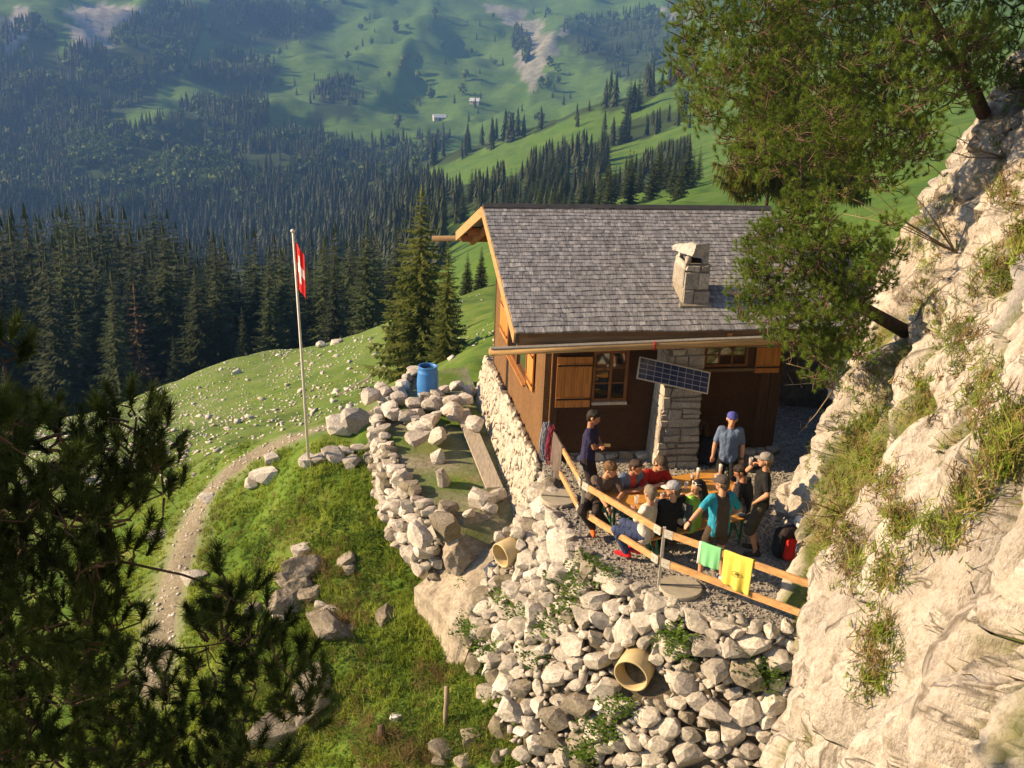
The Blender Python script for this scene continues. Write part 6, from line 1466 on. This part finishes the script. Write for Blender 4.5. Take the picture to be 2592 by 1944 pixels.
        for k, ll in enumerate((.030, .036, .034, .026)):      # four unequal fingers, bent
            q0 = palm+side*((1.5-k)*.0185)*s+fdir*.015; q1 = q0+(fdir*math.cos(curl*.5)+nrm*math.sin(curl*.5))*ll*s; q2 = q1+(fdir*math.cos(curl*1.4)+nrm*math.sin(curl*1.4))*ll*.8*s; A += [(q0, q1, .0095*s, .009*s), (q1, q2, .009*s, .0075*s)]
        tb = hn[sd]+fdir*.02+side*(-sd)*.028; t1 = tb+(fdir*.7+side*(-sd)*.7+nrm*.3).normalized()*.034*s; A += [(tb, t1, .0115*s, .010*s), (t1, t1+(fdir*.9+nrm*.4).normalized()*.024*s, .010*s, .008*s)]
        arms[sd] = A; B += A
        Lg = [(hip[sd], kn[sd], .088*s, .058*s), (kn[sd], kn[sd]+(an[sd]-kn[sd])*.35, .056*s, .055*s), (kn[sd]+(an[sd]-kn[sd])*.35, an[sd], .055*s, .036*s)]; legp[sd] = Lg
        B += Lg+[(an[sd]+Vector((0, -.03, -.03))*s, to[sd]+Vector((0, 0, .0)), .036*s, .028*s)]
    blob('body', B, .0118, skin, e, 2)
    # clothes: swollen copies of the parts they cover
    g = .016; Sh = [(a, b, r0+g, r1+g) for a, b, r0, r1 in torso if True]
    for sd in (-1, 1): m_ = sh[sd].lerp(el[sd], sleeves) if sleeves <= 1 else el[sd]; Sh += [(sh[sd], m_, .056*s+.010, .046*s+.018)]
    if sleeves > 1:
        for sd in (-1, 1): Sh += [(el[sd], el[sd].lerp(hn[sd], sleeves-1), .046*s+.014, .04*s+.012)]
    so2 = blob('shirt', Sh+[(pel+Vector((sd*.06*s, 0, -.06)), pel+Vector((sd*.06*s, 0, .0)), .112*s+g, .108*s+g) for sd in (-1, 1)], .015, fabric(shirt), e, 5)
    if panels:                                                  # contrasting panels of the shirt
        for cpos, col in panels:
            so2.data.materials.append(fabric(col)); mi_ = len(so2.data.materials)-1
            for p in so2.data.polygons:
                if cpos(p.center/s, p.normal): p.material_index = mi_
    Tr = [(pel+Vector((sd*.06*s, 0, -.05)), pel+Vector((sd*.06*s, 0, .03)), .112*s+.006, .106*s+.006) for sd in (-1, 1)]
    for sd in (-1, 1):
        if shorts: Tr += [(hip[sd], kn[sd].lerp(hip[sd], .06 if shorts is True else 1-shorts), .088*s+.02, .066*s+.03)]
        else: Tr += [(hip[sd], kn[sd], .088*s+.014, .06*s+.016), (kn[sd], kn[sd]+(an[sd]-kn[sd])*.96, .058*s+.016, .042*s+.022)]
    blob('trousers', Tr, .016, fabric(legs), e, 4)
    for sd in (-1, 1):
        blob('shoe', [(an[sd]+Vector((0, -.045, -.04))*s, an[sd]+Vector((sd*.012, .06, -.045))*s, .046*s, .043*s), (an[sd]+Vector((sd*.012, .06, -.045))*s, to[sd]+Vector((0, .02, .0)), .045*s, .034*s), (an[sd]+Vector((0, -.02, .01))*s, an[sd]+Vector((0, -.02, -.04))*s, .047*s, .047*s)], .013, fabric(shoes), e, 2)
    # face
    for sd in (-1, 1):
        o = MB().lathe([(.0005, -.007), (.009, -.003), (.012, .0), (.009, .003), (.0005, .006)], H(sd*.031, .0955, .012), 8, M=Q @ Matrix.Rotation(R(90), 3, 'X').to_3x3()).build('eye', M_EYE, e, True)
    MB().beam(H(-.021, .103, -.047), H(.021, .103, -.047), .012*s, .008*s, Q @ Vector((0, 0, 1))).build('mouth', M_LIP, e)
    hm = hairmat(hair)
    if hair_style == 'short': hp_ = [(H(0, -.03, .045), H(0, .018, .062), .094*s, .083*s), (H(0, -.05, .0), H(0, -.05, -.035), .078*s, .06*s), (H(-.045, .0, .03), H(-.05, .0, .055), .05*s, .05*s), (H(.045, .0, .03), H(.05, .0, .055), .05*s, .05*s)]
    elif hair_style == 'curly': hp_ = [(H(0, -.03, .05), H(0, .02, .065), .1*s, .09*s)]+[(H(.085*math.cos(a)*math.cos(b), -.02+.085*math.sin(a)*math.cos(b), .05+.085*math.sin(b)), H(.09*math.cos(a)*math.cos(b), -.02+.09*math.sin(a)*math.cos(b), .05+.09*math.sin(b)), .024, .024) for a, b in [(rng.uniform(0, 6.28), rng.uniform(-.2, 1.4)) for _ in range(44)] if not (math.sin(a) > .35 and b < .45)]
    else: hp_ = [(H(0, -.03, .05), H(0, .0, .07), .1*s, .083*s), (H(0, -.06, .03), H(0, -.10, -.12), .095*s, .1*s), (H(-.06, -.04, .0), H(-.07, -.07, -.18), .05*s, .055*s), (H(.06, -.04, .0), H(.08, -.07, -.18), .05*s, .055*s), (H(0, -.10, -.12), H(0.03, -.10, -.33), .1*s, .06*s), (H(-.05, -.10, -.15), H(-.03, -.12, -.36), .06, .035)]
    if cap: hp_ = [(H(0, -.045, .0), H(0, -.045, -.04), .08*s, .066*s), (H(-.05, -.01, .0), H(.05, -.01, .0), .046*s, .046*s)] if hair_style == 'short' else hp_
    blob('hair', hp_, .011, hm, e, 1)
    if cap:
        c_o = MB().lathe([(.100*s, .0), (.103*s, .02), (.100*s, .05), (.085*s, .082), (.055*s, .102), (.018*s, .110), (.001, .111)], H(0, -.006, .030), 22, M=Q @ Matrix.Diagonal((.93, 1.08, 1.0))).build('cap', fabric(cap[0]), e, True)
        V = []; nn = 11
        for lay in (0, .006):
            for r_ in (.088, .165):
                for k in range(nn): a = R(90)+R(68)*(k/(nn-1)*2-1); y = .02+(r_ if r_ > .1 else .09)*math.sin(a)*(1 if r_ < .1 else 1.0); V.append(H((.088 if r_ < .1 else .082)*math.cos(a), y, .032+lay-(.018 if r_ > .1 else 0)+.012*math.sin(a))-Vector((0, 0, 0)))
        F = [(k, k+1, nn+k+1, nn+k) for k in range(nn-1)]+[(2*nn+k, 3*nn+k, 3*nn+k+1, 2*nn+k+1) for k in range(nn-1)]+[(nn+k, nn+k+1, 3*nn+k+1, 3*nn+k) for k in range(nn-1)]+[(0, nn, 3*nn, 2*nn), (nn-1, 3*nn-1, 4*nn-1, 2*nn-1)]
        mesh_obj('visor', V, F, fabric(cap[1] if len(cap) > 1 else cap[0]), c_o, True)
    if glasses:
        zg, yg, col = (.10, .055, glasses[1]) if glasses[0] == 'head' else ((.012, .104, glasses[1]) if glasses[0] == 'eyes' else (.085, .085, glasses[1]))
        m = MB()
        for sd in (-1, 1):
            m.tube([H(sd*.034+.026*math.cos(t), yg+.012-.012*abs(math.cos(t)), zg+.019*math.sin(t)) for t in np.linspace(0, 6.283, 13)], (.0035 if glasses[0] != 'head' else .006)*(1.5 if col[0] > .5 else 1), 5, cap=False); m.tube([H(sd*.06, yg, zg), H(sd*.088, yg-.07, zg-.01)], .004, 5)
        m.tube([H(-.01, yg+.012, zg), H(.01, yg+.012, zg)], .004, 5); go = m.build('sunglasses', fabric(col), e, True)
        for sd in (-1, 1): MB().lathe([(.0005, -.002), (.024, 0), (.0005, .002)], H(sd*.034, yg+.006, zg), 10, M=Q @ Matrix.Rotation(R(90), 3, 'X').to_3x3()).build('lens', M_LENS, go, True)
    if watch:
        d = (hn[watch]-el[watch]).normalized(); MB().lathe([(.031, -.012), (.034, -.012), (.034, .012), (.031, .012)], hn[watch]-d*.015, 14, M=d.to_track_quat('Z', 'Y').to_matrix(), close=False).build('watch', M_IRON, e, True)
    e['_w'] = 0; del e['_w']
    return dict(e=e, hn={k: W @ v for k, v in hn.items()}, W=W)
def on_bench(px, py, z, off):
    """seat on the bench whose centre line is off from the table axis, under the head seen at px, py"""
    Hd = gp(px, py, z); k = (Hd-TC).dot(TA); off = max(.54, min(.66, (Hd-TC).dot(TB)+.17)) if off > 0 else off; return TC+TA*k+TB*off, Hd
FAR, NEAR = .66, -.76; toV = -TB
# standing left, navy shirt, arms folded
pr = person('man in navy t-shirt standing with folded arms by the rope-hung railing', gp(1478, 1284), (.97, -.22), s=1.03, hands={1: (-.10, .20, 1.13), -1: (.13, .24, 1.20)}, hints={1: (.5, .1, -.8), -1: (-.5, .1, -.8)}, head_dir=(.95, -.12, -.25), lean=.05, shirt=(.035, .032, .075), legs=(.04, .035, .034), hair=(.02, .014, .01), shoes=(.05, .04, .035), skin=M_SKIN2)
P, Hd = on_bench(1545, 1186, 1.20, FAR)
person('curly-haired man in brown-grey t-shirt at the left end of the table', P-TA*.12, (.20, -.98), 'sit', hands={-1: ('w', gp(1565, 1262, .80)), 1: ('w', gp(1541, 1290, .64))}, hints={1: (.6, -.2, -.5), -1: (-.4, .2, -.6)}, head=Hd, head_dir=(.9, -.35, -.15), knees={1: (.30, .40, .55), -1: (.06, .46, .55)}, feet={1: ('w', gp(1508, 1358, 0)), -1: ('w', gp(1545, 1350, 0))}, shirt=(.11, .085, .07), legs=(.045, .036, .03), shoes=(.75, .14, .03), hair=(.14, .075, .03), hair_style='curly', glasses=('head', (.05, .04, .03)), watch=1, sleeves=.72)
P, Hd = on_bench(1610, 1178, 1.20, FAR)
person('man in blue t-shirt leaning on the table between the curly-haired and red-shirted men', P, (.45, -.89), 'sit', hands={-1: (-.05, .42, .81), 1: (.08, .44, .81)}, hints={-1: (-.7, -.2, -.5), 1: (.7, -.2, -.5)}, head=Hd, head_dir=(.85, -.5, -.12), shirt=(.13, .18, .29), legs=(.05, .05, .06), hair=(.05, .03, .02), skin=M_SKIN2, panels=[(lambda c, n: abs(c.x) < .055 and n.y > .5, (.55, .07, .04))], sleeves=.7)
P, Hd = on_bench(1672, 1168, 1.21, FAR)
person('man in dark red polo and brown cap leaning on the table by the pillar', P, (.45, -.89), 'sit', s=1.03, hands={-1: (-.06, .40, .80), 1: (.10, .42, .80)}, hints={-1: (-.8, -.2, -.4), 1: (.8, -.2, -.4)}, head=Hd, head_dir=(.62, -.65, -.45), shirt=(.34, .025, .022), legs=(.06, .05, .045), hair=(.08, .05, .03), cap=((.10, .075, .055),), glasses=('cap', (.03, .03, .03)), sleeves=.75, watch=-1)
# railing side of the table, backs to the viewer
P, Hd = on_bench(1648, 1252, 1.22, NEAR)
person('grey-haired man in white t-shirt and blue jeans at the near bench, red shoes', P, (-.86, .5), 'sit', hands={1: ('w', gp(1652, 1275, .84)), -1: ('w', gp(1604, 1288, .86))}, hints={-1: (-.6, -.3, -.5), 1: (.8, -.2, -.4)}, head=Hd, head_dir=(-.55, .85, .0), knees={-1: (-.20, .42, .56), 1: (.10, .45, .56)}, feet={-1: ('w', gp(1590, 1418, 0)), 1: ('w', gp(1625, 1428, 0))}, shirt=(.62, .57, .50), legs=(.055, .075, .16), shoes=(.70, .03, .04), hair=(.20, .16, .12), skin=M_SKIN, sleeves=.9, lean=.1)
P, Hd = on_bench(1706, 1243, 1.24, NEAR)
person('man in black t-shirt and pale grey cap, back to the viewer on the near bench', P, (-.52, .85), 'sit', s=1.06, hands={1: ('w', gp(1728, 1252, .86)), -1: ('w', gp(1676, 1258, .85))}, head=Hd, head_dir=(-.97, .2, -.05), shirt=(.012, .011, .011), legs=(.03, .028, .028), hair=(.14, .10, .07), cap=((.30, .31, .34), (.52, .51, .48)), sleeves=.75, shoes=(.6, .10, .03))
P, Hd = on_bench(1768, 1236, 1.17, NEAR)
person('woman in lime green and grey top with long black hair, white sunglasses on her head', P, (-.72, .69), 'sit', s=.96, hands={-1: ('w', gp(1752, 1249, 1.06)), 1: ('w', gp(1760, 1262, .84))}, hints={-1: (-.6, .3, -.8), 1: (.7, .1, -.6)}, head=Hd, head_dir=(-.78, -.35, -.05), shirt=(.28, .52, .09), legs=(.03, .03, .035), hair=(.012, .010, .010), hair_style='long', glasses=('head', (.75, .73, .7)), female=True, panels=[(lambda c, n: abs(n.x) > .72 and c.z < .98, (.10, .11, .13))], sleeves=.6)
Hd = gp(1880, 1212, 1.10); P = gp(1898, 1302, .50); P.z = 0; P = TC+TA*min((P-TC).dot(TA), 1.0)-TB*.74
person('man in navy top bent over the right table end, sunglasses pushed into dark hair', P, (-.80, .60), 'sit', hands={1: ('w', Hd+Vector((-.10, .0, -.10))), -1: ('w', gp(1850, 1290, .62))}, hints={1: (.3, .5, -.8), -1: (-.6, -.3, -.5)}, head=Hd, head_dir=(-.85, .15, -.45), knees={1: (.12, .43, .54), -1: (-.14, .42, .54)}, shirt=(.022, .022, .036), legs=(.17, .19, .22), shoes=(.07, .06, .05), hair=(.025, .016, .012), glasses=('head', (.04, .04, .04)), skin=M_SKIN2, sleeves=.8)
# standing
person('man in blue t-shirt and blue cap standing behind the table, looking up at the viewer', Vector((3.80, 17.25, 0)), (-.12, -1), s=.98, hands={1: (.27, .05, .86), -1: (-.25, .03, .86)}, hints={1: (.8, -.4, 0), -1: (-.8, -.4, 0)}, head_dir=(-.12, -.95, .22), shirt=(.12, .17, .27), legs=(.018, .017, .02), hair=(.22, .2, .18), cap=((.07, .08, .30),), sleeves=.75, watch=-1)
pk = person('man in black t-shirt and grey cap standing and drinking, hand on hip, by the cliff', gp(1910, 1398), (-.97, .12), s=.99, hands={1: (.12, .17, 1.50), -1: (-.20, .10, 1.0)}, hints={1: (.6, .3, -.7), -1: (-.75, -.6, -.1)}, head_dir=(-.97, .1, .12), shirt=(.016, .014, .014), legs=(.075, .066, .045), shorts=1.12, shoes=(.06, .05, .04), hair=(.22, .13, .06), cap=((.26, .24, .22),), sleeves=.72)
pt = person('man in turquoise and grey shirt at the railing, one arm on the plank', gp(1803, 1470), (-.28, .96), s=.99, hands={-1: ('w', gp(1728, 1342, 1.03)), 1: (.20, .16, 1.02)}, hints={-1: (-.3, -.5, .3), 1: (.8, -.5, -.1)}, head_dir=(-.78, .62, -.02), lean=.04, shirt=(.035, .30, .44), legs=(.075, .055, .04), shorts=.55, shoes=(.52, .56, .66), hair=(.10, .07, .05), cap=((.085, .07, .065),), glasses=('eyes', (.05, .05, .05)), sleeves=.75, watch=-1, panels=[(lambda c, n: abs(c.x) < .105 and n.y < .2, (.085, .068, .055))], feet={-1: (-.17, .10, 0), 1: (.12, -.08, 0)})
q = pk['hn'][1]; tumbler(q+Vector((-.06, .0, -.03)), .14, .034, 'beer glass at the lips of the man in black', M_BEER, False)
q = pr['hn'][-1]; bx_ = MB(); bx_.box(-.05, .05, -.03, .03, -.015, .025); o = bx_.build('sandwich', simple('bread', (.48, .28, .10), .9, .3, 14, .5, .006), None); o.location = q+Vector((.09, -.02, .03)); tag(o, 'sandwich in the hand of the man in navy', 'sandwich')

# ================================================================== air
hz = MB(); hz.box(-2600, 2600, -60, 2750, -420, 330)
ho = hz.build('haze', None, None); ho.data.materials.clear()
hm_ = bpy.data.materials.new('haze'); hm_.use_nodes = True; nt = hm_.node_tree; nt.nodes.clear()
pv = nt.nodes.new('ShaderNodeVolumePrincipled'); pv.inputs['Color'].default_value = (.24, .48, 1.0, 1); pv.inputs['Density'].default_value = 0.00021; pv.inputs['Anisotropy'].default_value = .25
out = nt.nodes.new('ShaderNodeOutputMaterial'); lnk(nt, pv.outputs[0], out.inputs['Volume']); ho.data.materials.append(hm_)
tag(ho, 'thin bluish evening haze in the valley air', kind='stuff')
